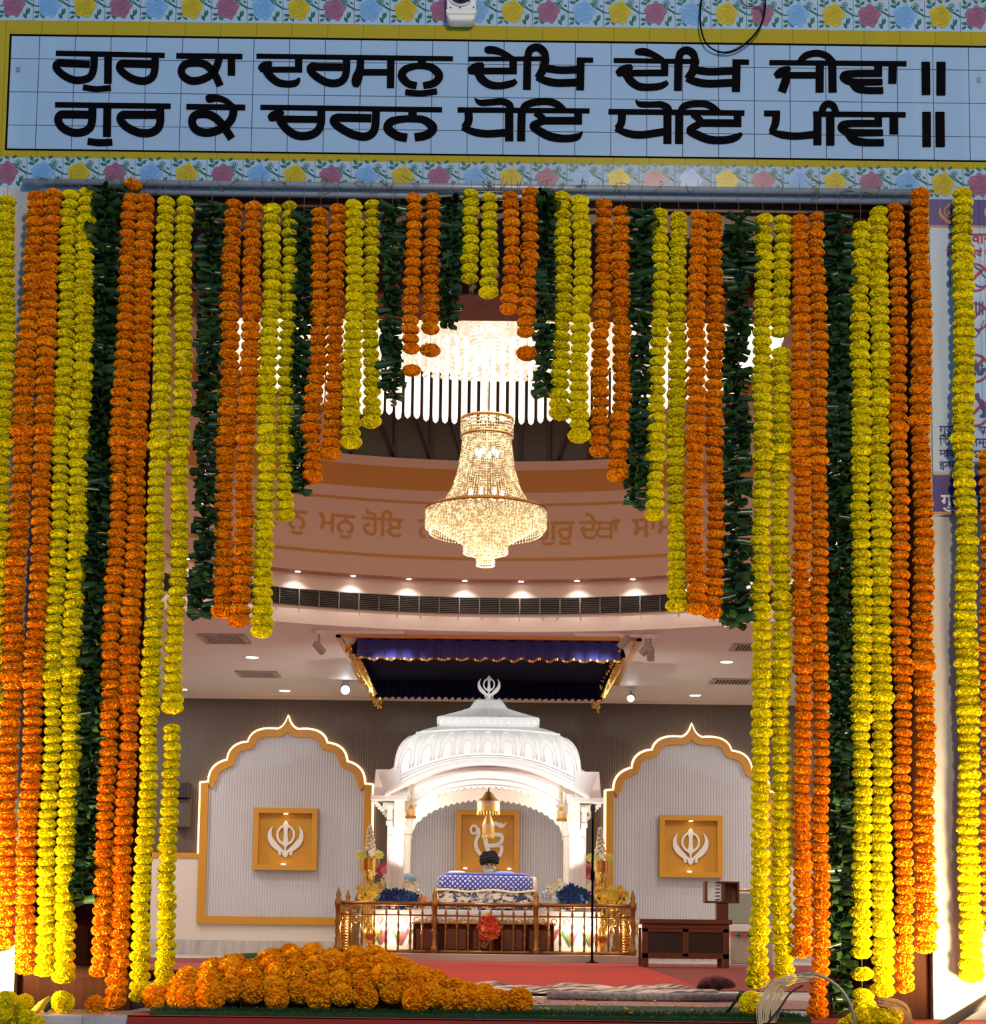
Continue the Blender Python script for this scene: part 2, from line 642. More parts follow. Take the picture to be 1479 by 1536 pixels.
LET = {
 (60, 0): [
  HL((110, 90), (863, 105), 34),
  cv(50, (375, 105), (372, 190), (350, 250), (300, 274), (230, 274), (160, 240), (112, 190), (128, 158), (190, 160), (345, 166)),
  HL((472, 105), (470, 300), 52), cv(38, (298, 325), (390, 338), (490, 330)),
  cv(50, (797, 110), (795, 200), (775, 258), (720, 282), (650, 270), (590, 235), (553, 195), (564, 163), (620, 162), (770, 166)),
  HL((945, 107), (1402, 112), 34),
  cv(50, (1242, 118), (1225, 180), (1190, 235), (1120, 272), (1050, 280), (995, 250), (980, 205), (1010, 165), (1075, 155), (1140, 165), (1190, 205), (1220, 250), (1248, 314)),
  HL((1327, 115), (1327, 242), 50)],
 (60, 1): [
  HL((105, 447), (905, 458), 36),
  cv(54, (363, 460), (360, 560), (340, 612), (290, 638), (220, 638), (155, 605), (125, 555), (142, 518), (190, 514), (335, 516)),
  HL((467, 455), (463, 668), 54), cv(46, (330, 700), (410, 710), (500, 706)),
  cv(54, (832, 465), (832, 570), (805, 622), (750, 643), (680, 638), (600, 600), (558, 550), (572, 518), (630, 516), (805, 516)),
  HL((1015, 460), (1422, 465), 36),
  cv(54, (1345, 470), (1325, 550), (1260, 610), (1180, 638), (1110, 633), (1065, 600), (1055, 550), (1085, 515), (1160, 512), (1220, 540), (1275, 600), (1328, 680)),
  cv(40, (1150, 406, 30), (1172, 403, 54), (1230, 400, 44), (1290, 420, 36), (1340, 462, 36))],
 (370, 0): [
  HL((68, 110), (1430, 128), 32), HL((360, 118), (360, 222), 50), HL((384, 203), (160, 203), 38),
  cv(50, (88, 205, 36), (110, 190, 62), (145, 172, 60), (172, 152, 22)),
  cv(50, (130, 195, 60), (160, 245, 54), (215, 290, 50), (280, 303, 46), (340, 295, 44), (366, 262, 16)),
  cv(50, (692, 125), (690, 220), (665, 277), (610, 298), (540, 285), (470, 240), (440, 200), (458, 180), (500, 184), (665, 186)),
  cv(50, (790, 130, 50), (785, 200, 55), (768, 255, 70), (760, 290, 66), (757, 322, 34)),
  HL((800, 221), (985, 221), 40), HL((1000, 130), (997, 328), 50), HL((1215, 125), (1215, 175), 56),
  cv(46, (1178, 313, 44), (1120, 298, 48), (1076, 245, 56), (1100, 200, 48), (1160, 180, 40), (1215, 176, 40), (1285, 188, 48), (1334, 240, 56), (1305, 292, 48), (1225, 313, 42)),
  cv(36, (1100, 358), (1210, 366), (1320, 352))],
 (370, 1): [
  HL((95, 465), (1355, 482), 34), HL((240, 546), (505, 549), 46),
  cv(50, (150, 540, 34), (180, 530, 66), (220, 512, 60), (258, 500, 20)),
  cv(54, (517, 475), (515, 570), (490, 630), (430, 660), (350, 660), (285, 622), (240, 570), (222, 530)),
  cv(54, (897, 485), (892, 590), (870, 645), (815, 668), (730, 650), (640, 600), (603, 560), (622, 538), (690, 537), (865, 540)),
  HL((1150, 480), (1150, 540), 58),
  cv(54, (1112, 676, 56), (1040, 660, 56), (980, 610, 62), (1000, 565, 54), (1070, 547, 46), (1150, 544, 44), (1230, 552, 50), (1291, 605, 62), (1250, 655, 56), (1165, 672, 54))],
 (680, 0): [
  HL((105, 130), (665, 128), 30), HL((858, 136), (970, 138), 32),
  cv(40, (216, 66, 24), (240, 66, 50), (290, 70, 50), (350, 92, 40), (412, 128, 34)),
  HL((415, 125), (415, 232), 52), HL((440, 212), (190, 212), 42),
  cv(50, (103, 215, 34), (130, 205, 62), (175, 185, 66), (210, 165, 26)),
  cv(50, (170, 210, 60), (195, 265, 55), (250, 305, 50), (320, 315, 46), (400, 300, 44), (437, 280, 30)),
  HL((510, 340), (515, 110), 54), cv(50, (515, 130), (530, 68), (580, 48), (628, 78), (642, 140)),
  cv(54, (640, 130, 56), (622, 200, 58), (588, 258, 50)), cv(46, (625, 190), (740, 205), (865, 202)),
  cv(46, (578, 254, 36), (650, 282, 48), (730, 294, 48), (860, 290, 48)), HL((884, 122), (880, 341), 54)],
 (680, 1): [
  HL((30, 483), (945, 490), 34),
  cv(40, (148, 402, 6), (185, 432, 38), (260, 430, 44), (340, 425, 46), (390, 448, 46), (402, 485, 40)),
  cv(54, (105, 490, 56), (105, 560, 56), (80, 606, 54)), cv(50, (62, 604, 36), (150, 637, 48), (240, 648, 50), (370, 640, 50)),
  HL((388, 475), (388, 698), 58), HL((470, 698), (475, 490), 56),
  cv(46, (475, 500), (500, 452), (570, 428), (660, 424), (720, 444), (765, 484)),
  cv(44, (570, 500, 40), (625, 552, 46), (552, 590, 46), (600, 630, 54), (680, 668, 54), (780, 680, 48), (860, 668, 44), (896, 634, 8)),
  HL((890, 556), (620, 556), 48), HL((866, 490), (866, 580), 54)],
 (890, 0): [
  HL((142, 140), (735, 148), 32), HL((965, 150), (1080, 152), 34),
  cv(40, (290, 84, 24), (316, 80, 46), (365, 82, 50), (425, 105, 40), (482, 138, 34)),
  HL((495, 140), (495, 244), 50), HL((516, 225), (250, 227), 42),
  cv(50, (162, 232, 34), (190, 218, 62), (235, 198, 64), (270, 178, 26)),
  cv(50, (230, 228, 60), (260, 280, 55), (315, 318, 50), (390, 325, 46), (470, 315, 44), (516, 290, 30)),
  HL((587, 347), (590, 130), 54), cv(50, (590, 140), (605, 88), (650, 68), (695, 96), (707, 156)),
  cv(54, (705, 150, 56), (690, 215, 58), (655, 264, 50)), cv(46, (695, 200), (800, 216), (970, 210)),
  cv(46, (646, 262, 36), (710, 285, 48), (800, 299, 48), (970, 292, 48)), HL((994, 136), (990, 353), 56)],
 (890, 1): [
  HL((105, 495), (1048, 505), 36),
  cv(40, (293, 415, 6), (325, 443, 38), (400, 446, 40), (470, 446, 44), (518, 470, 46), (528, 505, 40)),
  cv(54, (200, 500, 56), (195, 570, 54), (170, 612, 52)), cv(50, (155, 610, 36), (240, 645, 48), (340, 655, 50), (500, 632, 50)),
  HL((515, 485), (515, 716), 56), HL((595, 716), (597, 490), 56),
  cv(44, (597, 505), (630, 457), (700, 440), (780, 442), (830, 466), (868, 500)),
  cv(44, (690, 510, 40), (745, 566, 46), (668, 620, 46), (720, 655, 54), (810, 688, 52), (920, 690, 50), (990, 672, 46), (1030, 645, 22)),
  HL((1027, 574), (740, 572), 48), HL((1001, 500), (1001, 596), 52)],
 (1130, 0): [
  HL((112, 155), (1062, 163), 34), cv(46, (322, 155), (362, 108), (440, 90), (510, 110), (558, 160)),
  cv(50, (150, 248, 34), (180, 232, 62), (220, 212, 64), (255, 190, 26)),
  cv(58, (240, 225, 56), (218, 300, 60), (198, 358, 60)), HL((235, 242), (460, 242), 42),
  HL((462, 160), (460, 360), 56), HL((548, 160), (550, 360), 56),
  HL((867, 165), (867, 250), 54),
  cv(46, (890, 229, 44), (700, 230, 46), (632, 242, 52), (636, 268, 50), (700, 288, 46), (896, 288, 42)),
  cv(46, (676, 286, 36), (720, 330, 50), (790, 346, 44), (902, 346, 44)),
  HL((967, 170), (965, 297), 56), HL((1197, 150), (1199, 375), 58), HL((1303, 150), (1302, 378), 62)],
 (1130, 1): [
  HL((415, 512), (1057, 517), 36), HL((75, 507), (185, 507), 38),
  cv(54, (160, 492, 52), (155, 570, 54), (130, 632, 46)), cv(48, (114, 630, 30), (200, 655, 48), (300, 664, 48), (430, 652, 48)),
  HL((446, 498), (445, 726), 56), cv(46, (472, 510), (488, 460), (522, 440), (558, 460), (574, 510)),
  HL((535, 500), (535, 728), 56), HL((867, 515), (867, 598), 52),
  cv(46, (890, 576, 44), (690, 576, 46), (620, 588, 52), (618, 614, 50), (680, 638, 46), (900, 640, 42)),
  cv(46, (648, 640, 36), (700, 690, 54), (780, 707, 48), (906, 708, 46)),
  HL((975, 525), (975, 648), 58), HL((1202, 497), (1203, 736), 58), HL((1295, 497), (1298, 736), 62)]}
CROP = 1479 / 320.0
for row in (0, 1):
    mb = MB()
    for (cx, rw), strokes in LET.items():
        dk = 0
        if rw != row:
            continue
        for st in strokes:
            pts = crom(st, 7)
            L, Rr = ribbon(pts)
            dk += .0004
            A = [at(cx + u / CROP, 60 + v / CROP, FY - .004 - dk) for u, v in L]
            B = [at(cx + u / CROP, 60 + v / CROP, FY - .004 - dk) for u, v in Rr]
            mb.strip(A, B, (0, .004 + dk, 0))
    mb.build('lettering_line', M['black'], sign)
sm = MB()
for px, py in ((27, 104), (1468, 120)):
    c = at(px, py, FY - .002)
    sm.box(c, (.016, .004, .022))
sm.build('tile_stamp', mat('stamp_grey', (0.22, 0.26, 0.32), 0.5), sign)

# rose tile bands -----------------------------------------------------------
M['ink_pink'] = mat('ink_pink', (0.32, 0.13, 0.21), 0.2)
M['ink_pink_d'] = mat('ink_pink_line', (0.22, 0.05, 0.12), 0.2)
M['ink_blue'] = mat('ink_blue', (0.20, 0.42, 0.72), 0.2)
M['ink_blue_d'] = mat('ink_blue_line', (0.12, 0.28, 0.50), 0.2)
M['ink_yel'] = mat('ink_yellow', (0.56, 0.44, 0.006), 0.2)
M['ink_yel_d'] = mat('ink_yellow_line', (0.36, 0.24, 0.01), 0.2)
M['ink_green'] = mat('ink_green', (0.03, 0.16, 0.09), 0.2)
INK = [M[k] for k in ('ink_pink', 'ink_pink_d', 'ink_blue', 'ink_blue_d', 'ink_yel', 'ink_yel_d', 'ink_green')]


def rose_art(mb, ox, oz, s, k):
    """one printed tile: ox, oz lower-left corner, s side, k colour"""
    def P(u, v, lift=0.0):
        return (ox + u * s, FY - .0015 - lift, oz + v * s)
    cx, cy = .45, .43
    n = 48
    mb.mat(6)
    for (u, v, a, l) in ((.13, .87, -62, .19), (.27, .80, 48, .18), (.13, .72, -15, .19), (.45, .88, -32, .17), (.66, .91, 20, .16), (.12, .24, -5, .18),
                         (.11, .11, 28, .16), (.27, .14, -52, .2), (.86, .26, 66, .24), (.78, .13, -58, .19), (.93, .62, -28, .12)):
        ca, sa = math.cos(math.radians(a)), math.sin(math.radians(a))
        poly = []
        for j in range(7):
            t = j / 6
            poly.append((t - .5, .24 * math.sin(PI * t)))
        for j in range(5, 0, -1):
            t = j / 6
            poly.append((t - .5, -.24 * math.sin(PI * t)))
        mb.add([P(u + (p * ca - q * sa) * l, v + (p * sa + q * ca) * l) for p, q in poly], [tuple(range(len(poly)))])

    def line(pts, w, lift=0.0):
        L, Rr = ribbon([(a, b, w) for a, b in pts])
        mb.strip([P(a, b, lift) for a, b in L], [P(a, b, lift) for a, b in Rr])
    line(crom([(.62, .72), (.74, .60), (.86, .52), (1.0, .46)], 4), .035)
    line(crom([(0.0, .46), (.08, .42), (.17, .42)], 4), .035)
    line(crom([(.70, .72), (.80, .62), (1.0, .40)], 4), .02)
    line([(.72, .58), (.60, .62)], .03)
    line([(.62, .84), (.70, .95)], .012)
    line([(.2, .9), (.2, .66)], .012)
    line([(.2, .28), (.14, .10)], .012)
    line([(.82, .38), (.8, .06)], .012)
    for j in range(5):
        a = j * 2 * PI / 5 + .3
        q = [(.77 + .055 * math.cos(a) + .04 * math.cos(b), .74 + .055 * math.sin(a) + .04 * math.sin(b)) for b in [i * 2 * PI / 9 for i in range(10)]]
        line(q, .012)
    mb.mat(k * 2)
    ring = []
    for j in range(n):
        a = 2 * PI * j / n
        r = .30 + .028 * math.sin(5 * a + .8) + .018 * math.sin(9 * a + k)
        ring.append(P(cx + r * math.cos(a), cy + r * 1.08 * math.sin(a), .0006))
    mb.add(ring, [tuple(range(n))])
    mb.mat(k * 2 + 1)
    for (r, a0, a1, w) in ((.055, 0, 330, .016), (.10, 40, 220, .014), (.10, 240, 380, .014), (.15, -30, 100, .014), (.155, 120, 250, .014), (.16, 265, 330, .012),
                           (.21, 20, 110, .014), (.215, 140, 230, .014), (.22, 250, 345, .014), (.265, 60, 120, .010), (.265, 190, 240, .010), (.265, 300, 340, .010)):
        line([(cx + r * (1 + .06 * math.sin(3 * t)) * math.cos(t), cy - .01 + r * math.sin(t)) for t in [math.radians(a0 + (a1 - a0) * i / 9) for i in range(10)]], w, .0012)


for nm, z0, z1, shift in (('trim_1', z_r0, z_r1, 0), ('trim_2', zu0, zu1, 0)):
    band = struct(reorigin(MB().b2((xl, FY, z0), (xr, FY + .013, z1)).build(nm, M['rosetile'])))
    art = MB()
    k0 = -9
    for i in range(k0, 31):
        ox = xr0 + i * TP
        col = (0, 1, 2)[(i + 2 + 30) % 3] if nm == 'trim_1' else (0, 1, 2)[(i + 2 + 30) % 3]
        if ox + TP > xr or ox < xl:
            continue
        rose_art(art, ox, z0, TP, col)
    art.build('printed_roses', INK, band)

# wooden door surround --------------------------------------------------------
def jamb(name, xa, xb):
    mb = MB()
    mb.b2((xa, FY + .05, 0), (xb, FY + .40, z_b0))
    wj = xb - xa
    for za, zb in ((.12, .95), (1.05, 2.2), (2.3, 3.0)):
        mb.b2((xa + wj * .18, FY + .035, za), (xb - wj * .18, FY + .055, zb))
        mb.b2((xa + wj * .26, FY + .020, za + .06), (xb - wj * .26, FY + .040, zb - .06))
    return struct(mb.build(name, M['wood'], bevel=.006))


jamb('wall_jamb_left', X(44), X(214))
jamb('wall_jamb_right', X(1244), X(1392))
zl0 = at(740, 441, FY + .05).z
mb = MB().b2((X(44), FY + .06, zl0), (X(1392), FY + .40, z_b0))
mb.b2((X(214), FY + .045, zl0 + .06), (X(1244), FY + .065, z_b0 - .05))
struct(mb.build('wall_lintel', M['redwood'], bevel=.006))

# conduits, cable, camera -------------------------------------------------------
t = thing('conduit_pipe', 'pair of grey conduit pipes running under the lower rose tile band', 'pipe', (0, FY, z_b0))
y = FY - .035
MB().tube([(X(12), y, z_b0 + .012), (X(1392), y, z_b0 + .012)], .016, 12).build('upper_pipe', M['steel'], t, True)
MB().tube([(X(40), y, z_b0 - .028), (X(1392), y, z_b0 - .028)], .013, 12).build('lower_pipe', M['steel'], t, True)
tw = MB()
for i in range(70):
    px = R.uniform(40, 1390)
    c = Vector((X(px), FY - .055, z_b0 + R.uniform(-.02, .03)))
    if R.random() < .5:
        c.x = X(R.choice([140, 160, 390, 560, 760, 810, 850, 930, 1240, 1220, 1330, 1360])) + R.uniform(-.05, .05)
    p = [c + Vector((R.uniform(-.035, .035), R.uniform(-.015, .01), R.uniform(-.03, .035))) for _ in range(4)]
    tw.tube(crom([tuple(q) for q in p], 4), .0012, 4)
tag(tw.build('twine', mat('dry_twine', (.14, .11, .07), .9)), 'frayed dry twine tangled along the grey conduit pipes', 'twine', kind='stuff')

t = thing('security_camera', 'white dome security camera mounted at top centre above the sign', 'security camera', tuple(at(693, 30, FY)))
c = at(692, 0, FY)
body = MB()
zb = at(692, 42, FY).z
prof = []
s_ = 1 / 373.0
bx = c.x
body.prism([(bx + dx * s_, FY - .07, zb + dz * s_) for dx, dz in ((-20, 4), (-17, 0), (17, 0), (22, 4), (24, 16), (23, 60), (-23, 60), (-22, 16))], (0, .07, 0))
body.build('housing', M['white'], t, bevel=.008)
MB().prism([(bx + dx * s_, FY - .085, zb + dz * s_) for dx, dz in ((-23, 12), (-22, 9), (22, 9), (25, 12), (25, 15), (-23, 15))], (0, .085, 0)).build('rim', M['white'], t, bevel=.004)
MB().ball((bx, FY - .075, zb + 43 * s_), 18.5 * s_, 24, 14).build('dome', mat('black_dome', (.004, .004, .006), .12), t, True)
MB().lathe([(18.2 * s_, -.012), (21.5 * s_, -.012), (21.5 * s_, .004), (18.2 * s_, .004)], (bx, FY - .075, zb + 43 * s_), 28, Euler((PI / 2, 0, 0)).to_matrix(), False).build('bezel', M['white'], t, True)
dots = MB()
for dx, dz in ((-16, 17), (-1, 17), (20, 18), (13, 29)):
    dots.ball((bx + dx * s_, FY - .086, zb + dz * s_), .0035, 8, 6)
dots.build('sensor', M['black'], t, True)

for (pts, lab, r_) in (([(1056, -20), (1051, 10), (1051, 40), (1060, 66), (1080, 78), (1103, 76), (1125, 60), (1142, 36), (1148, 8), (1146, -20)], 'black cable looping down over the rose tiles at top right of centre', .0036),):
    p = [tuple(at(a, b, FY - .03 - .01 * math.sin(i))) for i, (a, b) in enumerate(pts)]
    tag(MB().tube(crom(p, 6), r_, 8).build('cable', M['black'], None, True), lab, 'cable')
p = [tuple(at(a, b, FY - .012)) for a, b in ((1105, -15), (1118, 8), (1140, 12), (1144, 30), (1128, 55), (1100, 75), (1075, 79))]
tag(MB().tube(crom(p, 6), .0025, 8).build('cable', mat('brown_cable', (.05, .03, .025), .5), None, True), 'thin brown wire hanging inside the black cable loop', 'cable')

# ------------------------------------------------------------------ poster
PYY = FY - .012
po = thing('poster', 'tall purple and pale blue notice board in Hindi on right pilaster', 'poster', tuple(at(1500, 770, PYY)))
pxl, pxr = at(1397, 530, PYY).x, at(1612, 530, PYY).x
zp1, zp0 = Z(299, 1397, PYY), Z(772, 1397, PYY)
MB().b2((pxl, PYY, zp0), (pxr, FY - .001, zp1)).build('board', mat('poster_blue', (.44, .58, .74), .4), po)
za, zb2 = Z(338, 1397, PYY), Z(713, 1397, PYY)
m_pur = mat('poster_purple', (.045, .025, .19), .4)
MB().b2((pxl, PYY - .002, za), (pxr, PYY + .001, zp1)).build('header_band', m_pur, po)
MB().b2((pxl, PYY - .002, zp0 + .012), (pxr, PYY + .001, zb2)).build('footer_band', m_pur, po)
m_tan = mat('poster_tan', (.45, .25, .12), .5)
mb = MB()
mb.b2((pxl, PYY - .003, za - .008), (pxr, PYY, za))
mb.b2((pxl, PYY - .003, zb2), (pxr, PYY, zb2 + .006))
mb.b2((pxl, PYY - .003, zp0), (pxr, PYY, zp0 + .012))
mb.build('stripe', m_tan, po)


def flat_text(body, px, py, width_px, Y, m, parent, name='lettering', bold=.012, capx=None):
    """text whose left end of base line is at px, py and whose length is width_px on the plane Y"""
    vs, fs = text_mesh(body, 1.0, bold)
    wmax = max(v.x for v in vs) - min(v.x for v in vs)
    a = at(px, py, Y)
    s = (at(px + width_px, py, Y).x - a.x) / wmax
    mb = MB().add([(a.x + v.x * s, Y - .002, a.z + v.y * s) for v in vs], fs)
    return mb.build(name, m, parent)


m_pr, m_pn = mat('poster_red', (.40, .02, .06), .5), mat('poster_navy', (.05, .05, .20), .5)
Yt = PYY - .002
flat_text('गुरुद्वारा में', 1424, 364, 88, Yt, m_pr, po, bold=.02)
flat_text('िनयम एवं सूचना', 1420, 384, 92, Yt, m_pr, po, bold=.02)
flat_text('गुरूद्वारा सािहब', 1409, 650, 100, Yt, m_pn, po)
flat_text('िसगरेट तम्बाकू', 1409, 668, 100, Yt, m_pn, po)
flat_text('मादक पदार्थ ले', 1409, 685, 96, Yt, m_pn, po)
flat_text('इनका सेवन करना', 1409, 703, 110, Yt, m_pn, po)
flat_text('गुरुद्वारा', 1412, 760, 84, Yt - .001, mat('poster_white', (.8, .8, .85), .5), po, bold=.02)


def khanda(mb, c, s, ux=Vector((1, 0, 0)), uz=Vector((0, 0, 1)), depth=Vector((0, .02, 0))):
    """double-edged sword, quoit and two curved blades; s is half height"""
    def P(a, b):
        return Vector(c) + ux * (a * s) + uz * (b * s)

    dn = depth.normalized()
    ctr = [0.0]

    def put(L, Rr):
        ctr[0] += depth.length * .03
        e = dn * -ctr[0]
        mb.strip([P(*q) + e for q in L], [P(*q) + e for q in Rr], depth - e)

    def rib(pts, k=6):
        L, Rr = ribbon(crom(pts, k))
        put(L, Rr)
    rib([(0, 1.0, .02), (0, .9, .22), (0, .72, .30), (0, .45, .20), (0, .1, .22), (0, -.28, .34), (0, -.40, .12), (0, -.62, .10), (0, -.72, .22), (0, -.9, .20), (0, -.98, .04)], 5)
    ring = [(.45 * math.sin(a), .24 + .50 * math.cos(a), .12) for a in [2 * PI * i / 28 for i in range(29)]]
    L, Rr = ribbon(ring)
    put(L, Rr)
    for sg in (-1, 1):
        rib([(sg * .70, .72, .02), (sg * .85, .40, .16), (sg * .83, .05, .26), (sg * .65, -.25, .32), (sg * .42, -.46, .26), (sg * .14, -.66, .14), (-sg * .14, -.84, .14)])
        rib([(sg * .60, -.50, .05), (sg * .36, -.62, .10), (sg * .28, -.86, .16)], 4)


mb = MB()
khanda(mb, at(1424, 321, Yt - .001), 17 / 373.0, depth=Vector((0, .002, 0)))
khanda(mb, at(1492, 321, Yt - .001), 17 / 373.0, depth=Vector((0, .002, 0)))
mb.build('emblem', mat('poster_orange', (.50, .22, .10), .5), po)
rd, bk = MB(), MB()
for py in (416, 475, 552, 618):
    c = at(1462, py, Yt - .001)
    r = .062
    ring = [(c.x + r * math.cos(a), Yt - .002, c.z + r * math.sin(a)) for a in [2 * PI * i / 30 for i in range(31)]]
    ring2 = [(c.x + r * .86 * math.cos(a), Yt - .002, c.z + r * .86 * math.sin(a)) for a in [2 * PI * i / 30 for i in range(31)]]
    rd.strip(ring, ring2)
    rd.box((c.x, Yt - .0015, c.z), (.012, .001, r * 1.8), (0, PI / 4, 0))
L, Rr = ribbon(crom([(1426, 430, 2), (1425, 412, 2), (1432, 400, 2), (1440, 397, 2)], 5))
for path in ([(1426, 430, 1.6), (1425, 412, 1.6), (1433, 400, 1.6)], [(1461, 399, 1.6), (1470, 405, 1.6), (1477, 415, 1.6), (1490, 418, 1.6)], [(1461, 425, 1.6), (1472, 430, 1.6), (1490, 424, 1.6)],
             [(1470, 500, 1.2), (1462, 492, 1.2), (1461, 505, 1.2), (1468, 500, 1.2), (1476, 480, 1.2)], [(1462, 540, 4), (1470, 560, 5), (1478, 552, 5)], [(1465, 590, 6), (1470, 602, 5), (1479, 620, 8), (1470, 624, 3)]):
    L, Rr = ribbon(crom(path, 5))
    bk.strip([at(a, b, Yt - .003) for a, b in L], [at(a, b, Yt - .003) for a, b in Rr])
for px in (1463, 1468, 1473):
    a, b = at(px, 452, Yt - .003), at(px + 2.5, 472, Yt - .003)
    bk.b2((a.x, Yt - .0035, b.z), (b.x, Yt - .003, a.z))
for i in range(3):
    for j in range(3):
        a = at(1463 + i * 5, 548 + j * 6, Yt - .003)
        bk.box(a, (.009, .001, .010))
rd.build('prohibition_ring', m_pr, po)
bk.build('drawing', m_pn, po)
# ------------------------------------------------------------------ hall shell
BY = 27.4                      # back wall
CZ = 3.81                      # ceiling
RC = Vector((-.04, 15.6, 0))   # centre of the round well
R1, R2 = 5.7, 5.50
HX = 8.2
mb = MB().b2((-HX, 7.02, -.25), (HX, BY + .2, 0))
struct(mb.build('floor', M['marble']))
struct(MB().b2((-HX, BY, 0), (HX, BY + .2, CZ)).build('wall_back', M['taupe']))
struct(MB().b2((-HX - .2, FY + .3, 0), (-HX, BY, CZ)).build('wall_left', M['pale']))
struct(MB().b2((HX, FY + .3, 0), (HX + .2, BY, CZ)).build('wall_right', M['pale']))
# hall-side of the front wall beside the doorway
mb = MB()
mb.b2((-HX, FY + .3, 0), (X(44), FY + .5, CZ))
mb.b2((X(1392), FY + .3, 0), (HX, FY + .5, CZ))
mb.b2((-HX, FY + .42, zl0 + .1), (HX, FY + .5, CZ + 1))
struct(mb.build('wall_front_inner', M['pale']))
# ceiling with a round opening
n = 120
ci, sq = [], []
y0, y1 = FY + .35, BY + .2
for k in range(n):
    a = 2 * PI * k / n
    d = Vector((math.sin(a), math.cos(a)))
    ci.append(Vector((RC.x + R1 * d.x, RC.y + R1 * d.y, CZ)))
    tx = ((HX if d.x > 0 else -HX) - RC.x) / d.x if abs(d.x) > 1e-6 else 1e9
    ty = ((y1 if d.y > 0 else y0) - RC.y) / d.y if abs(d.y) > 1e-6 else 1e9
    tt = min(tx, ty)
    sq.append(Vector((RC.x + tt * d.x, RC.y + tt * d.y, CZ)))
mb = MB().add(ci + sq, [(k, (k + 1) % n, n + (k + 1) % n, n + k) for k in range(n)])
mb.add([v + Vector((0, 0, .04)) for v in ci + sq], [(n + k, n + (k + 1) % n, (k + 1) % n, k) for k in range(n)])
for cx_, cy_ in ((-HX, y1), (HX, y1), (-HX, y0), (HX, y0)):
    mb.b2((cx_ - (1 if cx_ > 0 else -1) * 2.5, cy_ - (1 if cy_ > 10 else -1) * 2.5, CZ + .001), (cx_, cy_, CZ + .05))
struct(mb.build('ceiling', M['ceil']))


def ringwall(mb, r, z0, z1, a0=0, a1=360, n=144, inward=True, dr=0.0):
    k = max(2, int(n * (a1 - a0) / 360))
    A, B = [], []
    for i in range(k + 1):
        a = math.radians(a0 + (a1 - a0) * i / k)
        A.append((RC.x + r * math.sin(a), RC.y + r * math.cos(a), z0))
        B.append((RC.x + (r + dr) * math.sin(a), RC.y + (r + dr) * math.cos(a), z1))
    mb.strip(A, B)


mb = MB()
ringwall(mb, R1, CZ, 4.40)
o = mb.build('wall_ring_lower', M['pinkish'], None, True)
struct(o)
mb = MB()
ringwall(mb, R1, 4.385, 4.385, dr=-(R1 - R2))       # soffit that carries the small downlights
ringwall(mb, R2, 4.385, 5.77)
ringwall(mb, R2, 5.77, 7.6, 19, 341)
ob = mb.build('wall_ring_upper', M['salmon'], None, True)
struct(ob)
st = MB()
for z0, z1, a0, a1 in ((4.60, 4.635, 0, 360), (5.24, 5.27, 0, 360), (5.40, 5.66, 0, 360), (6.36, 6.56, 19, 341)):
    ringwall(st, R2 - .006, z0, z1, a0, a1)
st.build('painted_band', M['ochre'], ob, True)
# dark clerestory in the far part of the ring
mb = MB()
ringwall(mb, R2 + .25, 5.72, 7.6, -21, 21)
cw = struct(mb.build('window_1', M['glassdark'], None, True))
mu = MB()
for a in (-16.5, -11.5, -7.2, -3.4, 3.2, 6.6, 11.2, 15.6):
    q = math.radians(a)
    c = Vector((RC.x + (R2 + .2) * math.sin(q), RC.y + (R2 + .2) * math.cos(q), 6.6))
    mu.box(c, (.035 if abs(a) > 8 else .05, .05, 1.8), (0, 0, -q))
for a, tl in ((-9.0, .35), (-13.5, .4), (9.3, -.35), (-5.0, .3)):
    q = math.radians(a)
    mu.box((RC.x + (R2 + .15) * math.sin(q), RC.y + (R2 + .15) * math.cos(q), 6.3), (.03, .04, 1.3), (0, -tl, -q))
mu.build('mullion', mat('mullion', (.025, .015, .012), .5), cw)
# roof over the well
mb = MB()
mb.lathe([(R2 + .3, 7.6), (.05, 8.4)], RC, 64, None, False)
struct(mb.build('ceiling_dome', M['salmon'], None, True))

# air grille ring (far half is seen)
ag = thing('air_grille', 'dark slatted air grille band curving around the round ceiling well', 'air grille', (RC.x, RC.y + R1, 4.0))
mb = MB()
ringwall(mb, R1 - .004, 4.01, 4.20, -75, 75)
mb.build('backing', M['grille'], ag, True)
mb = MB()
for i in range(9):
    z = 4.02 + i * .021
    ringwall(mb, R1 - .006, z, z + .008, -75, 75, dr=-.014)
mb.build('slats', M['grille'], ag, True)
mb = MB()
for i in range(-32, 33):
    q = math.radians(i * 2.35 + 1)
    mb.box((RC.x + (R1 - .015) * math.sin(q), RC.y + (R1 - .015) * math.cos(q), 4.105), (.012, .03, .19), (0, 0, -q))
ringwall(mb, R1 - .012, 4.195, 4.207, -75, 75)
ringwall(mb, R1 - .012, 4.003, 4.013, -75, 75)
mb.build('divider', mat('grille_trim', (.12, .10, .09), .4), ag)
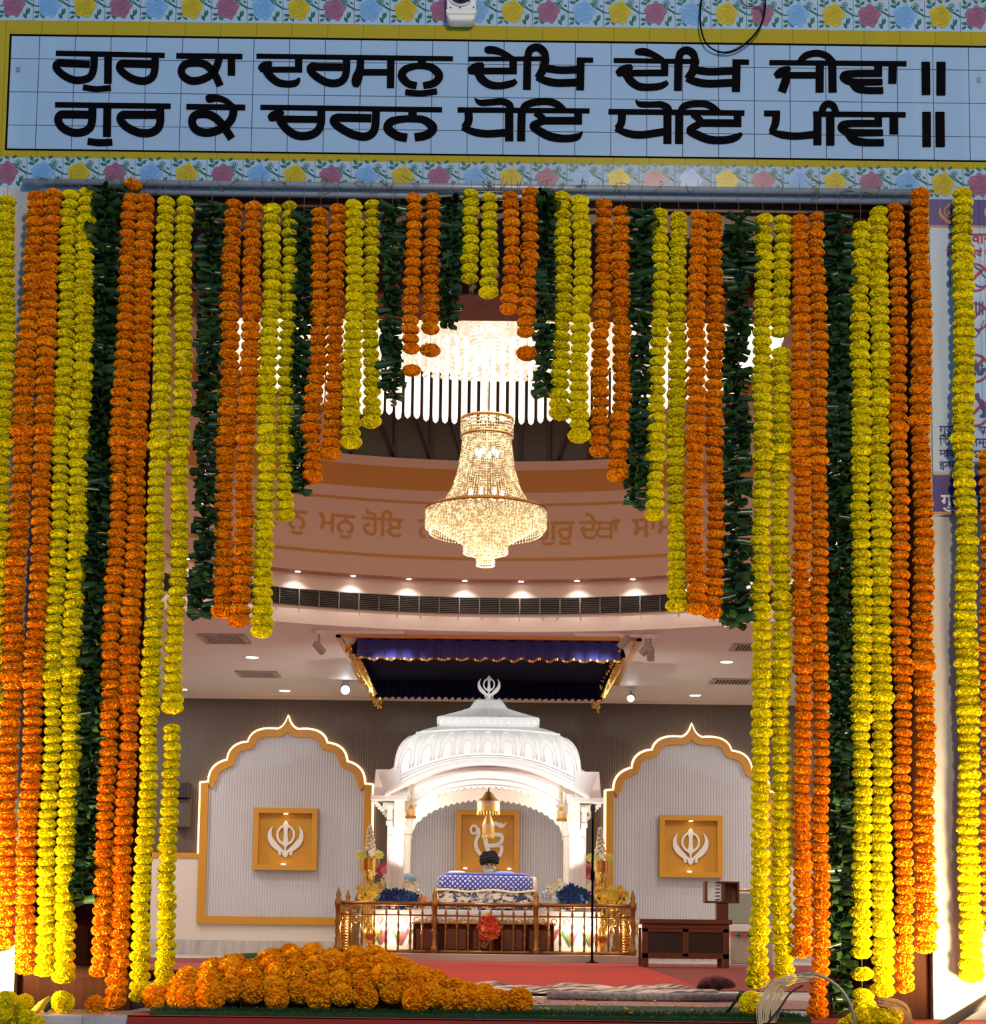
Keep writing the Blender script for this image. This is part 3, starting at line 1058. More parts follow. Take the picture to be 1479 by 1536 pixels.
# downlights of the ring
pts = [(437, 852), (519, 861), (605, 867), (691, 871), (778, 873), (864, 872.5), (950, 868), (1031, 862)]
R0_ = 5.60
for k, i in enumerate(range(-6, 8)):
    q = (i - .47) * (86 / 131.5) / 5.66
    c = Vector((RC.x + R0_ * math.sin(q), RC.y + R0_ * math.cos(q), 4.38))
    o = thing('ring_downlight', 'small round downlight glowing under the rim of the round ceiling well', 'downlight', c, 'downlights around the ceiling well')
    MB().lathe([(.028, 0), (.036, -.004), (.036, .004)], c, 14, None, False).build('trim_ring', M['white'], o, True)
    MB().lathe([(.001, -.002), (.028, -.002), (.026, .004)], c, 14, None, False).build('lens', M['lampw'], o, True)
    lamp('SPOT', 'ring_downlight_lamp', c + Vector((0, 0, -.012)) - Vector((math.sin(q), math.cos(q), 0)) * .07, 13, (1, .98, .95), c + Vector((math.sin(q) * .18, math.cos(q) * .18, -1)), .015, 110, 1.0)

# painted verse on the ring
let = thing('verse_lettering', 'ochre Gurmukhi verse lettered around the round ceiling well', 'lettering', (RC.x, RC.y + R2, 5.0))
mb = MB()


def ring_word(body, px, py, size, bold=.012):
    vs, fs = text_mesh(body, size, bold * size)
    p = at(px, py, RC.y + R2 - .3)
    for it in range(4):
        yy = RC.y + math.sqrt(max((R2 - .01) ** 2 - (p.x - RC.x) ** 2, 0))
        p = at(px, py, yy)
    a0 = math.asin((p.x - RC.x) / R2)
    out = []
    for v in vs:
        a = a0 + v.x / R2
        out.append((RC.x + (R2 - .010) * math.sin(a), RC.y + (R2 - .010) * math.cos(a), p.z + v.y))
    MB().add(out, fs).build('word', M['ochre'], let)


for body, px, py in (('ਤਨੁ', 408, 789), ('ਮਨੁ', 478, 796), ('ਹੋਇ', 543, 802), ('ਨਿਹਾਲੁ', 627, 806), ('ਜਾ', 755, 809), ('ਗੁਰੁ', 803, 810), ('ਦੇ', 869, 809), ('ਾ', 919, 807), ('ਸਾਮ੍ਹਣੇ', 949, 806)):
    ring_word(body, px, py, .335)
dk_ = 0


def on_ring(px, py):
    yy = RC.y + R2 - .3
    for it in range(5):
        p = at(px, py, yy)
        yy = RC.y + math.sqrt((R2 - .012) ** 2 - (p.x - RC.x) ** 2)
    return at(px, py, yy)


# the letter between the two signs of the sixth word is drawn stroke by stroke
for st_ in (cv(3.2, (899, 784), (898, 793), (894, 799)), cv(2.8, (897, 791), (905, 793), (916, 792)), cv(2.8, (893, 800), (902, 805), (916, 804)), cv(3.4, (916.5, 783), (916, 809)), cv(2.8, (894, 783.5), (922, 784.5))):
    L, Rr = ribbon(crom(st_, 5))
    A = [on_ring(a, b) for a, b in L]
    B = [on_ring(a, b) for a, b in Rr]
    dk_ += .001
    mb.strip([q - Vector((0, dk_, 0)) for q in A], [q - Vector((0, dk_, 0)) for q in B])
mb.build('word', M['ochre'], let)

# ------------------------------------------------------------------ ceiling fittings
for (px, py, lab) in ((378, 986, 'round ceiling downlight between the two left ceiling vents'), (427, 1036, 'round ceiling downlight above the left scalloped arch'),
                      (578, 1037, 'round ceiling downlight at the back left corner of the blue canopy'), (1090, 993, 'round ceiling downlight right of the blue canopy, nearer the doorway'),
                      (1043, 1043, 'round ceiling downlight above the right scalloped arch'), (273, 1034, 'round ceiling downlight at far left by the yellow strands')):
    c = atz(px, py, CZ)
    o = thing('ceiling_downlight', lab, 'downlight', c, 'downlights in the flat ceiling')
    MB().lathe([(.075, -.001), (.095, -.006), (.10, 0)], c, 20, None, False).build('trim_ring', M['white'], o, True)
    MB().lathe([(.001, -.004), (.076, -.004), (.07, .0)], c, 20, None, False).build('lens', M['lampw'], o, True)
for corners, lab in ((((295, 951), (362, 950), (378, 963), (312, 965)), 'slatted ceiling vent at left, nearer one, beside the hanging leaf garland'),
                     (((353, 1006), (410, 1006), (424, 1014), (362, 1016)), 'slatted ceiling vent at left, farther one, above the left arch'),
                     (((1106, 964), (1166, 966), (1150, 976), (1090, 974)), 'slatted ceiling vent at right, nearer one, partly behind yellow strands'),
                     (((1076, 1017), (1136, 1018), (1122, 1026), (1058, 1024)), 'slatted ceiling vent at right, farther one, above the right arch')):
    P4 = [atz(a, b, CZ) for a, b in corners]
    xa, xb = (P4[0].x + P4[3].x) / 2, (P4[1].x + P4[2].x) / 2
    ya, yb = (P4[0].y + P4[1].y) / 2, (P4[2].y + P4[3].y) / 2
    c = Vector(((xa + xb) / 2, (ya + yb) / 2, CZ))
    hw, hd = abs(xb - xa) / 2, min(abs(yb - ya) / 2, .45)
    o = thing('ceiling_vent', lab, 'vent', c, 'air vents in the flat ceiling')
    f = MB()
    for sx in (-1, 1):
        f.box(c + Vector((sx * (hw - .02), 0, -.008)), (.05, hd * 2, .02))
        f.box(c + Vector((0, sx * (hd - .02), -.008)), (hw * 2, .05, .02))
    f.build('frame', M['vent'], o)
    MB().box(c + Vector((0, 0, -.002)), (hw * 2 - .02, hd * 2 - .02, .004)).build('backing', M['dark'], o)
    f = MB()
    for i in range(11):
        f.box(c + Vector((-hw + .06 + (2 * hw - .12) * i / 10, 0, -.012)), (.012, hd * 2 - .05, .026), (0, .6, 0))
    f.build('slats', M['vent'], o)


def track_head(name, lab, px, py, Y, aim, tilt_len=.16, r=.045, lit=True, lens='lampc', stemtop=CZ - .03):
    c = at(px, py, Y)
    o = thing(name, lab, 'spotlight', c, 'spotlights of the ceiling tracks')
    d = (Vector(aim) - c).normalized()
    q = d.to_track_quat('Z', 'Y').to_matrix()
    br_ = MB().lathe([(r * .7, -tilt_len), (r, -tilt_len * .92), (r, .0), (r * .86, .0), (r * .8, -.02)], c, 16, q).build('barrel', M['shadedmetal'], o, auto=True)
    MB().lathe([(.001, -.012), (r * .84, -.012)], c, 16, q, False).build('lens', M[lens] if lit else M['lampw'], br_)
    b = c - d * tilt_len * .5
    MB().tube([b, Vector((b.x, b.y, max(b.z, min(stemtop, CZ - .02))))], .012, 8).build('stem', M['shadedmetal'], o, True)
    MB().box((b.x, b.y, stemtop), (.10, .05, .05)).build('adapter', M['wmetal'], o)
    return o


YT = 21.35
for x0, x1, lab in ((470, 606, 'thin ceiling track at front left of the blue canopy'), (862, 990, 'thin ceiling track at front right of the blue canopy')):
    a = at(x0, 948 if x0 < 700 else 952, YT)
    b = at(x1, 948 if x0 < 700 else 952, YT)
    tag(MB().b2((a.x, YT - .02, CZ - .03), (b.x, YT + .02, CZ)).build('lighting_track', M['wmetal']), lab, 'track')
track_head('track_spotlight', 'white spotlight at the left end of the left ceiling track', 484, 978, YT, (0, 24, 1.5))
track_head('track_spotlight', 'white spotlight nearest the right front corner of the blue canopy', 930, 970, YT, (-.5, 23, 1.5))
track_head('track_spotlight', 'white spotlight in the middle of the three on right track', 962, 981, YT, (-.8, 22.4, 1.0), lens='lampw')
track_head('track_spotlight', 'white spotlight outermost of the three on right track', 976, 990, YT, (2.0, 23, 1.0))
track_head('ceiling_spotlight', 'brightly glaring spotlight left of the canopy near the back wall', 518, 1035, 25.6, (-.4, 10, -.8), r=.07)
track_head('ceiling_spotlight', 'small glowing spotlight right of the canopy near the back wall', 946, 1048, 25.9, (.2, 12, -.8), r=.055)

# ------------------------------------------------------------------ blue canopy
cf = [atz(502, 952, CZ), atz(964, 957, CZ), atz(927, 1025, CZ), atz(541, 1021, CZ)]
cx0, cx1 = (cf[0].x + cf[3].x) / 2, (cf[1].x + cf[2].x) / 2
cy0, cy1 = (cf[0].y + cf[1].y) / 2, (cf[2].y + cf[3].y) / 2
cnp = thing('ceiling_canopy', 'dark blue cloth canopy with gold edged frill in gilt ceiling frame', 'canopy', ((cx0 + cx1) / 2, (cy0 + cy1) / 2, CZ - .3))
mb = MB()
for a, b in (((cx0, cy0), (cx1, cy0 + .06)), ((cx0, cy1 - .06), (cx1, cy1)), ((cx0, cy0), (cx0 + .06, cy1)), ((cx1 - .06, cy0), (cx1, cy1))):
    mb.b2((a[0], a[1], CZ - .03), (b[0], b[1], CZ + .02))
mb.build('gilt_frame', M['gold'], cnp)
mb = MB()
g = .24
for a, b in (((cx0 + .06, cy0 + .06), (cx1 - .06, cy0 + g)), ((cx0 + .06, cy1 - g), (cx1 - .06, cy1 - .06)), ((cx0 + .06, cy0 + g), (cx0 + g, cy1 - g)), ((cx1 - g, cy0 + g), (cx1 - .06, cy1 - g))):
    mb.b2((a[0], a[1], CZ - .012), (b[0], b[1], CZ + .01))
mb.build('cream_border', M['cream'], cnp)
fx0, fx1, fy0, fy1 = cx0 + g, cx1 - g, cy0 + g - .08, cy1 - g
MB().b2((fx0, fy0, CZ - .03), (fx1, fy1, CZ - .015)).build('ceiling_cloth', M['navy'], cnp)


def frill(p0, p1, zt, hgt, npl, amp, mb, edge=None, seed=0, nrm=(0, -1)):
    rr = random.Random(seed)
    L = math.hypot(p1[0] - p0[0], p1[1] - p0[1])
    n = npl * 8
    A, B, G = [], [], []
    for i in range(n + 1):
        t = i / n
        w = math.sin(2 * PI * npl * t + .6 * math.sin(7 * t))
        x, y = p0[0] + (p1[0] - p0[0]) * t, p0[1] + (p1[1] - p0[1]) * t
        d = amp * w
        zb = zt - hgt + .035 * abs(math.sin(PI * npl * t)) + rr.uniform(-.006, .006)
        A.append((x + nrm[0] * d * .25, y + nrm[1] * d * .25, zt))
        B.append((x + nrm[0] * (d + .02), y + nrm[1] * (d + .02), zb))
        G.append((x + nrm[0] * (d + .02), y + nrm[1] * (d + .02), zb - .028))
    mid = [tuple((a[k] * .45 + b[k] * .55) for k in range(3)) for a, b in zip(A, B)]
    mb.strip(A, mid)
    mb.strip(mid, B)
    if edge:
        edge.strip(B, G)


fm, fe = MB(), MB()
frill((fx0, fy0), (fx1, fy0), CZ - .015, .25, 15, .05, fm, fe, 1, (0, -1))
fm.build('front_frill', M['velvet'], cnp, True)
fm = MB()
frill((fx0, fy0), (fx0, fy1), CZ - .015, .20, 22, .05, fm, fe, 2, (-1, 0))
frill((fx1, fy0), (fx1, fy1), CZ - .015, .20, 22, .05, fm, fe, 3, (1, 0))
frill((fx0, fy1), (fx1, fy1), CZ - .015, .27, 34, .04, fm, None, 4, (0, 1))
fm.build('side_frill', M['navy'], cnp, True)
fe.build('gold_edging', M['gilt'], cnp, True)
mb = MB()
for sx, x in ((-1, fx0), (1, fx1)):
    for i in range(130):
        y = fy0 + (fy1 - fy0) * (i + R.random()) / 70
        z0 = CZ - .05 - R.random() * .05
        mb.tube([(x + sx * .03 + R.uniform(-.09, .03), y, z0), (x + sx * .05 + R.uniform(-.10, .03), y + R.uniform(-.02, .02), z0 - R.uniform(.04, .10))], [.012, .022], 5)
mb.build('gold_fringe', M['gilt'], cnp, True)

# ------------------------------------------------------------------ arches on back wall
def arch_outline(cx, zpk, s):
    """closed half outlines in the wall plane: list of (dx, z) from lower left to peak"""
    U = 1 / 3.84 / s
    B = lambda u, v: ((u - 705) * U, zpk - (v - 85) * U)
    left = [B(212, 1285), B(212, 480), B(250, 472)]

    def bez(a, c, b, n=10):
        return [((1 - t) ** 2 * a[0] + 2 * t * (1 - t) * c[0] + t * t * b[0], (1 - t) ** 2 * a[1] + 2 * t * (1 - t) * c[1] + t * t * b[1]) for t in [i / n for i in range(1, n + 1)]]
    left = [B(212, 1285), B(212, 480), B(258, 474)]
    left += bez(left[-1], B(258, 372), B(362, 346))
    left += bez(left[-1], B(370, 250), B(478, 240))
    left += bez(left[-1], B(500, 148), B(645, 164))
    left += bez(left[-1], B(690, 150), B(705, 85))
    return left


def offset_in(left, w):
    """inner outline: shift each vertex towards the inside"""
    out = []
    n = len(left)
    for i in range(n):
        a, b = left[max(i - 1, 0)], left[min(i + 1, n - 1)]
        dx, dz = b[0] - a[0], b[1] - a[1]
        l = math.hypot(dx, dz) or 1
        nx, nz = dz / l, -dx / l
        x, z = left[i][0] + nx * w, left[i][1] + nz * w
        if i == 0:
            x, z = left[i][0] + w, left[i][1] + w
        out.append((min(x, 0), z))
    out[-1] = (0, left[-1][1] - w * 1.9)
    return out


SB = F / BY


def make_arch(cx, zpk, lab):
    t = thing('arch_panel', lab, 'arch', (cx, BY, .5), 'scalloped arches on the back wall')
    left = arch_outline(cx, zpk, SB)
    inn = offset_in(left, .112)
    mir = lambda q: [(-x, z) for x, z in q[::-1]][1:]
    O, I = left + mir(left), inn + mir(inn)
    P = lambda q, dy: [(cx + x, BY - dy, z) for x, z in q]
    f = MB()
    f.strip(P(O, .0), P(I, .0), (0, -.085, 0))
    # bottom bar
    f.b2((cx + O[0][0] + .002, BY - .082, O[0][1] + .002), (cx + O[-1][0], BY, O[0][1] + .112))
    f.build('gold_frame', M['gold'], t)
    pan = MB().prism(P(I, .0), (0, -.03, 0)).build('fluted_panel', M['flute'], t)
    cut = [i for i, (x, z) in enumerate(O)]
    led = [(cx + x * 1.012 + (0), BY - .035, z + .014) for x, z in O[1:-1]]
    MB().tube([(led[0][0] - .0, led[0][1], led[0][2] - .02 - (.0)), *led], .016, 6).build('light_strip', M['led'], t, True)
    lz = O[0][1] + 1.02
    for sg in (-1, 1):
        x = cx + sg * (abs(O[0][0]) + .016)
        MB().tube([(x, BY - .035, lz), (x, BY - .035, led[0][2])], .016, 6).build('light_strip', M['led'], t, True)
    return t


pk = at(433, 1075, BY)
make_arch(pk.x, pk.z, 'scalloped gold arch with lit edge left of the white pavilion')
pk2 = at(1037, 1087, BY)
make_arch(pk2.x, pk2.z, 'scalloped gold arch with lit edge right of the white pavilion')
pk3x = at(731, 1200, BY).x
make_arch(pk3x, (pk.z + pk2.z) / 2, 'scalloped gold arch half hidden behind the white pavilion')
# wainscot, band, skirting
zw = at(285, 1287, BY).z
mb = MB()
xo = (pk.x - 493 / 3.84 / SB, pk2.x + 493 / 3.84 / SB)
mb.b2((-HX, BY - .02, 0), (xo[0], BY, zw))
mb.b2((xo[1], BY - .02, 0), (HX, BY, zw))
mb.b2((xo[0], BY - .02, 0), (xo[1], BY, at(420, 1384, BY).z + .02))
struct(mb.build('wall_back_wainscot', M['wainscot']))
mb = MB()
mb.b2((-HX, BY - .04, zw), (xo[0], BY, zw + .075))
mb.b2((xo[1], BY - .04, zw), (HX, BY, zw + .075))
struct(mb.build('trim_3', M['gold']))
zg = at(560, 1380, BY).z
mb = MB()
za_, zb_ = zg - .0, zg + .075
mb.b2((pk.x + 1.28, BY - .03, za_), (pk3x - 1.28, BY, zb_))
mb.b2((pk3x + 1.28, BY - .03, za_), (pk2.x - 1.28, BY, zb_))
struct(mb.build('trim_4', M['gold']))
struct(MB().b2((-HX, BY - .035, 0), (HX, BY, at(400, 1411, BY).z)).build('baseboard_back', M['marble']))
struct(MB().b2((-HX, BY - .05, CZ - .05), (HX, BY, CZ)).build('trim_5', M['pale']))


def wall_box(px0, py0, px1, py1, lab, emblem):
    a, b = at(px0, py0, BY - .1), at(px1, py1, BY - .1)
    cx, cz = (a.x + b.x) / 2, (a.z + b.z) / 2
    hw, hh = abs(b.x - a.x) / 2, abs(a.z - b.z) / 2
    t = thing('emblem_box', lab, 'emblem box', (cx, BY - .03, cz - hh), 'gold emblem boxes on the back wall')
    yb, yf = BY - .035, BY - .20
    f = MB()
    w = .075
    for sg in (-1, 1):
        f.b2((cx + sg * hw, yf, cz - hh), (cx + sg * (hw - w), yb, cz + hh))
        f.b2((cx - hw + w, yf, cz + sg * hh), (cx + hw - w, yb, cz + sg * (hh - w)))
    f.build('frame', M['gold'], t)
    bpk = MB().b2((cx - hw + w, yb - .03, cz - hh + w), (cx + hw - w, yb, cz + hh - w)).build('back_panel', mat('gold_panel', (.62, .31, .022), .45), t)
    e = MB()
    c = (cx, yb - .075, cz - .02)
    if emblem == 'khanda':
        khanda(e, (c[0], c[1], c[2] + .02), .27, depth=Vector((0, .03, 0)))
        e.build('emblem', M['wmetal'], bpk)
        p = Vector((cx, yf + .06, cz + hh - w - .012))
        MB().lathe([(.001, 0), (.03, 0), (.03, .012), (.001, .012)], p, 14).build('lamp_lens', M['lamps'], t)
        lamp('SPOT', 'emblem_lamp', p - Vector((0, 0, .01)), 2.6, (1, .80, .45), (cx, yb, cz - .2), .01, 42, .4).data.energy = 1.0
        MB().ball((cx - .02, yf + .05, cz - hh + w + .01), (.035, .02, .012), 10, 6).build('lower_lamp', M['lamps'], t, True)
    return t, e, c, hw, hh


wall_box(382, 1212, 475, 1306, 'gold framed box with white emblem on the left arch', 'khanda')
wall_box(989, 1223, 1083, 1317, 'gold framed box with white emblem on the right arch', 'khanda')
t, e, c, hw, hh = wall_box(685, 1215, 778, 1313, 'larger gold framed box with white sacred syllable behind the pavilion', 'syllable')
# the syllable, stroke by stroke (pixels at the plane of the emblem)
K6 = 1479 / 240.0
SY = c[1]
strokes = [
    # numeral one on the left: small loop then a long curved tail
    [(1300 + 15 * math.cos(a) * 2.0, 520 + 15 * math.sin(a) * 2.4, 20) for a in [2 * PI * i / 18 for i in range(19)]],
    [(1340, 505, 24), (1345, 560, 34), (1320, 620, 30), (1320, 680, 36), (1345, 730, 34), (1385, 775, 20)],
]
sy2 = [
    [(205, 462, 26), (172, 490, 12)],
    [(40, 520, 30), (70, 485, 26), (110, 462, 26), (150, 465, 34), (200, 488, 32), (232, 470, 14), (250, 452, 4)],
    [(60, 560, 34), (120, 565, 36), (190, 570, 36), (205, 610, 34), (170, 655, 32), (100, 670, 34), (190, 670, 30), (200, 710, 34), (185, 750, 34), (160, 785, 22)],
    [(55, 540, 36), (52, 620, 40), (70, 700, 40), (100, 745, 36)],
    [(60, 668, 34), (170, 666, 34)],
]
dk = 0
for lst, x0 in ((strokes, 500), (sy2, 720)):
    for q in lst:
        L, Rr = ribbon(crom([(x0 + u / K6, 1160 + v / K6, w / K6) for u, v, w in q], 6))
        dk += .0012
        e.strip([at(a, b, SY - dk) for a, b in L], [at(a, b, SY - dk) for a, b in Rr], (0, .03 + dk, 0))
e.build('emblem', M['wmetal'], t)
for dx in (-.32, .32):
    MB().ball((c[0] + dx, BY - .15, c[2] - .36), (.03, .02, .012), 10, 6).build('lower_lamp', M['lamps'], t, True)

# wall speaker at left
p = at(277, 1206, BY - .15)
t = thing('wall_speaker', 'dark wall speaker at far left of the back wall', 'speaker', tuple(p))
a, b = at(262, 1174, BY - .2), at(283, 1197, BY - .2)
MB().b2((a.x, BY - .25, b.z), (b.x, BY, a.z)).build('speaker_head', mat('black_speaker', (.012, .012, .014), .5), t, bevel=.015)
a, b = at(264, 1198, BY - .15), at(284, 1241, BY - .15)
MB().b2((a.x, BY - .16, b.z), (b.x, BY, a.z)).build('cabinet', mat('brown_speaker', (.085, .065, .055), .6), t, bevel=.015)

# ------------------------------------------------------------------ chandeliers
rcz = 5.36
rc_ = thing('ring_chandelier', 'huge round crystal chandelier of glowing glass rods filling the top of the doorway', 'chandelier', (RC.x, RC.y, rcz))
rr_ = 2.45
mb = MB()
nr = 162
for i in range(nr):
    a = 2 * PI * i / nr
    jz = R.uniform(-.02, .02)
    x, y = RC.x + rr_ * math.sin(a), RC.y + rr_ * math.cos(a)
    mb.lathe([(.005, rcz + jz), (.026, rcz + .02 + jz), (.032, rcz + .06), (.032, rcz + .86), (.004, rcz + .90)], (x, y, 0), 8, None, False)
mb.build('lower_rods', M['crystalrod'], rc_, True)
mb = MB()
for i in range(nr):
    a = 2 * PI * (i + .5) / nr
    x, y = RC.x + (rr_ - .12) * math.sin(a), RC.y + (rr_ - .12) * math.cos(a)
    for j in range(24):
        mb.ball((x, y, rcz + .42 + j * .048), (.030, .030, .026), 6, 4)
mb.build('bead_curtain', M['crystalbead'], rc_, True)
mb = MB().lathe([(rr_ + .16, rcz + .55), (rr_ + .16, rcz + 1.55)], RC, 72, None, False)  # added glowing drum for the brightness behind the rods
mb.build('added_glow_drum', M['drumglow'], rc_, True)
mb = MB()
for z in (rcz + 1.5,):
    mb.lathe([(rr_ - .04, z), (rr_ + .04, z), (rr_ + .04, z + .03), (rr_ - .04, z + .03), (rr_ - .04, z)], RC, 72, None, False)
mb.build('brass_hoop', M['brass'], rc_, True)
MB().lathe([(rr_ + .05, rcz + 1.53), (.3, rcz + 1.62)], RC, 64, None, False).build('ceiling_plate', M['pale'], rc_, True)
for k in range(4):
    MB().tube([(RC.x + (.9 if k % 2 else -.9), RC.y + (.9 if k > 1 else -.9), rcz + 1.55), (RC.x + (.9 if k % 2 else -.9), RC.y + (.9 if k > 1 else -.9), 8.2)], .02, 8).build('hanging_rod', M['brass'], rc_, True)

bl = at(728, 848, 15.6)
bx0, bz0 = bl.x, bl.z
S = 15.6 / F
bc = thing('bell_chandelier', 'bell shaped crystal chandelier with brass hoop hanging in the doorway centre', 'chandelier', (bx0, 15.6, bz0))
C0 = Vector((bx0, 15.6, bz0))
zz = lambda py: (848 - py) * S


def curtain(mb, prof, n, bead=.014, gap=.026, off=0.0):
    """strands of beads hung along a profile [(r, z)...] (top to bottom)"""
    L = [0]
    for i in range(1, len(prof)):
        L.append(L[-1] + math.hypot(prof[i][0] - prof[i - 1][0], prof[i][1] - prof[i - 1][1]))
    m = max(2, int(L[-1] / gap))
    for k in range(n):
        a = 2 * PI * (k + off) / n
        for j in range(m + 1):
            d = L[-1] * j / m
            i = 1
            while i < len(L) - 1 and L[i] < d:
                i += 1
            t = (d - L[i - 1]) / max(L[i] - L[i - 1], 1e-6)
            r = prof[i - 1][0] + (prof[i][0] - prof[i - 1][0]) * t
            z = prof[i - 1][1] + (prof[i][1] - prof[i - 1][1]) * t
            c = C0 + Vector((r * math.sin(a), r * math.cos(a), z))
            h = bead
            mb.add([c + Vector(q) for q in ((h, 0, 0), (0, h, 0), (-h, 0, 0), (0, -h, 0), (0, 0, h * 1.1), (0, 0, -h * 1.1))],
                   [(0, 1, 4), (1, 2, 4), (2, 3, 4), (3, 0, 4), (1, 0, 5), (2, 1, 5), (3, 2, 5), (0, 3, 5)])


mb = MB()
curtain(mb, [(39 * S, zz(622)), (39 * S, zz(648))], 60, .013)
mb.build('top_crown', M['crystal'], bc)
mb = MB()
curtain(mb, [(36 * S, zz(645)), (38 * S, zz(665)), (43 * S, zz(700)), (52 * S, zz(730)), (68 * S, zz(757))], 74, .0088, .020)
mb.build('bead_curtain', M['crystal'], bc)
mb = MB()
curtain(mb, [(92 * S, zz(766)), (92 * S, zz(790))], 110, .009, .022)
curtain(mb, [(86 * S, zz(768)), (86 * S, zz(798))], 90, .009, .022, .5)
mb.build('fringe', M['crystal'], bc)
mb = MB()
for i in range(9):
    t = i / 8
    curtain(mb, [((84 - 48 * t) * S, zz(766)), ((82 - 50 * t) * S, zz(786 + 30 * t))], int(80 - 40 * t), .012, .024, i * .37)
curtain(mb, [(33 * S, zz(800)), (33 * S, zz(829))], 44, .011, .022)
curtain(mb, [(23 * S, zz(805)), (22 * S, zz(832))], 32, .011, .022)
curtain(mb, [(13 * S, zz(820)), (13 * S, zz(848))], 22, .011, .022)
curtain(mb, [(5 * S, zz(815)), (12 * S, zz(836))], 14, .011, .022)
mb.build('basket', M['crystal'], bc)
mb = MB()
for r, z in ((92, 764), (70, 757), (39.5, 621), (39.5, 648)):
    mb.lathe([((r - 2) * S, zz(z) - .008), ((r + 1) * S, zz(z) - .012), ((r + 1.5) * S, zz(z) + .012), ((r - 2) * S, zz(z) + .010)], C0, 64, None, False)
mb.build('brass_hoop', M['brass'], bc, True)
for z, rr, nb in ((672, 16, 6), (738, 26, 8)):
    for k in range(nb):
        a = 2 * PI * k / nb + .3
        c = C0 + Vector((rr * S * math.sin(a), rr * S * math.cos(a), zz(z)))
        MB().ball(c, (.015, .015, .034), 10, 8).build('bulb', M['bulb'], bc, True)
MB().tube([C0 + Vector((0, 0, zz(815))), C0 + Vector((0, 0, 8.39 - bz0))], .008, 8).build('hanging_rod', M['crystalbead'], bc, True)  # rod given the beads' emission so it merges with the lit crystal
mb = MB()
curtain(mb, [(27 * S, zz(506)), (27 * S, zz(430))], 40, .016, .034)
mb.build('stem_beads', M['crystalbead'], bc)
# ------------------------------------------------------------------ marigolds
def pom(seed, rx, rz, npet, pl, pw):
    """ruffled marigold head; axis along Z"""
    rr = random.Random(seed)
    mb = MB()
    mb.ball((0, 0, 0), (rx * .93, rx * .93, rz * .92), 16, 10)
    ga = PI * (3 - math.sqrt(5))
    for i in range(npet):
        z = 1 - 2 * (i + .5) / npet
        r = math.sqrt(1 - z * z)
        a = i * ga + rr.uniform(-.2, .2)
        n = Vector((r * math.cos(a), r * math.sin(a), z))
        p = Vector((n.x * rx, n.y * rx, n.z * rz))
        nn = Vector((n.x / rx, n.y / rx, n.z / rz)).normalized()
        t1 = nn.orthogonal().normalized()
        t1 = Matrix.Rotation(rr.uniform(0, 2 * PI), 3, nn) @ t1
        t2 = nn.cross(t1)
        tilt = rr.uniform(-.5, .5)
        out = (nn + t2 * tilt).normalized()
        w, l = pw * rr.uniform(.8, 1.2), pl * rr.uniform(.8, 1.15)
        b = p - nn * l * .55
        m = p - nn * l * .1 + t2 * l * .12
        e = p + out * l * .35 + t2 * l * .30
        mb.add([b - t1 * w * .3, b + t1 * w * .3, m - t1 * w * .55, m + t1 * w * .55, e - t1 * w * .42 + nn * l * rr.uniform(-.1, .1), e + t1 * w * .42 + nn * l * rr.uniform(-.1, .1)],
               [(0, 1, 3, 2), (2, 3, 5, 4)])
    return mb


NV = 5
POM = {}
for col in ('orange', 'yellow', 'golden'):
    POM[col] = [pom(10 + i, .0350, .0210, 300, .0125, .0115).mesh('marigold', M[col], False) for i in range(NV)]
    POM[col + '_ball'] = [pom(50 + i, .043, .039, 380, .0165, .0135).mesh('marigold', M[col], False) for i in range(NV)]


def put_flower(root, col, loc, s=1.0, rot=None, sz=1.0):
    o = bpy.data.objects.new('marigold', R.choice(POM[col]))
    COL.objects.link(o)
    o.parent = root
    o.location = loc
    o.rotation_euler = rot or (R.uniform(-.16, .16), R.uniform(-.16, .16), R.uniform(0, 6.28))
    o.scale = (s, s, s * sz)
    return o


GY = FY - .11


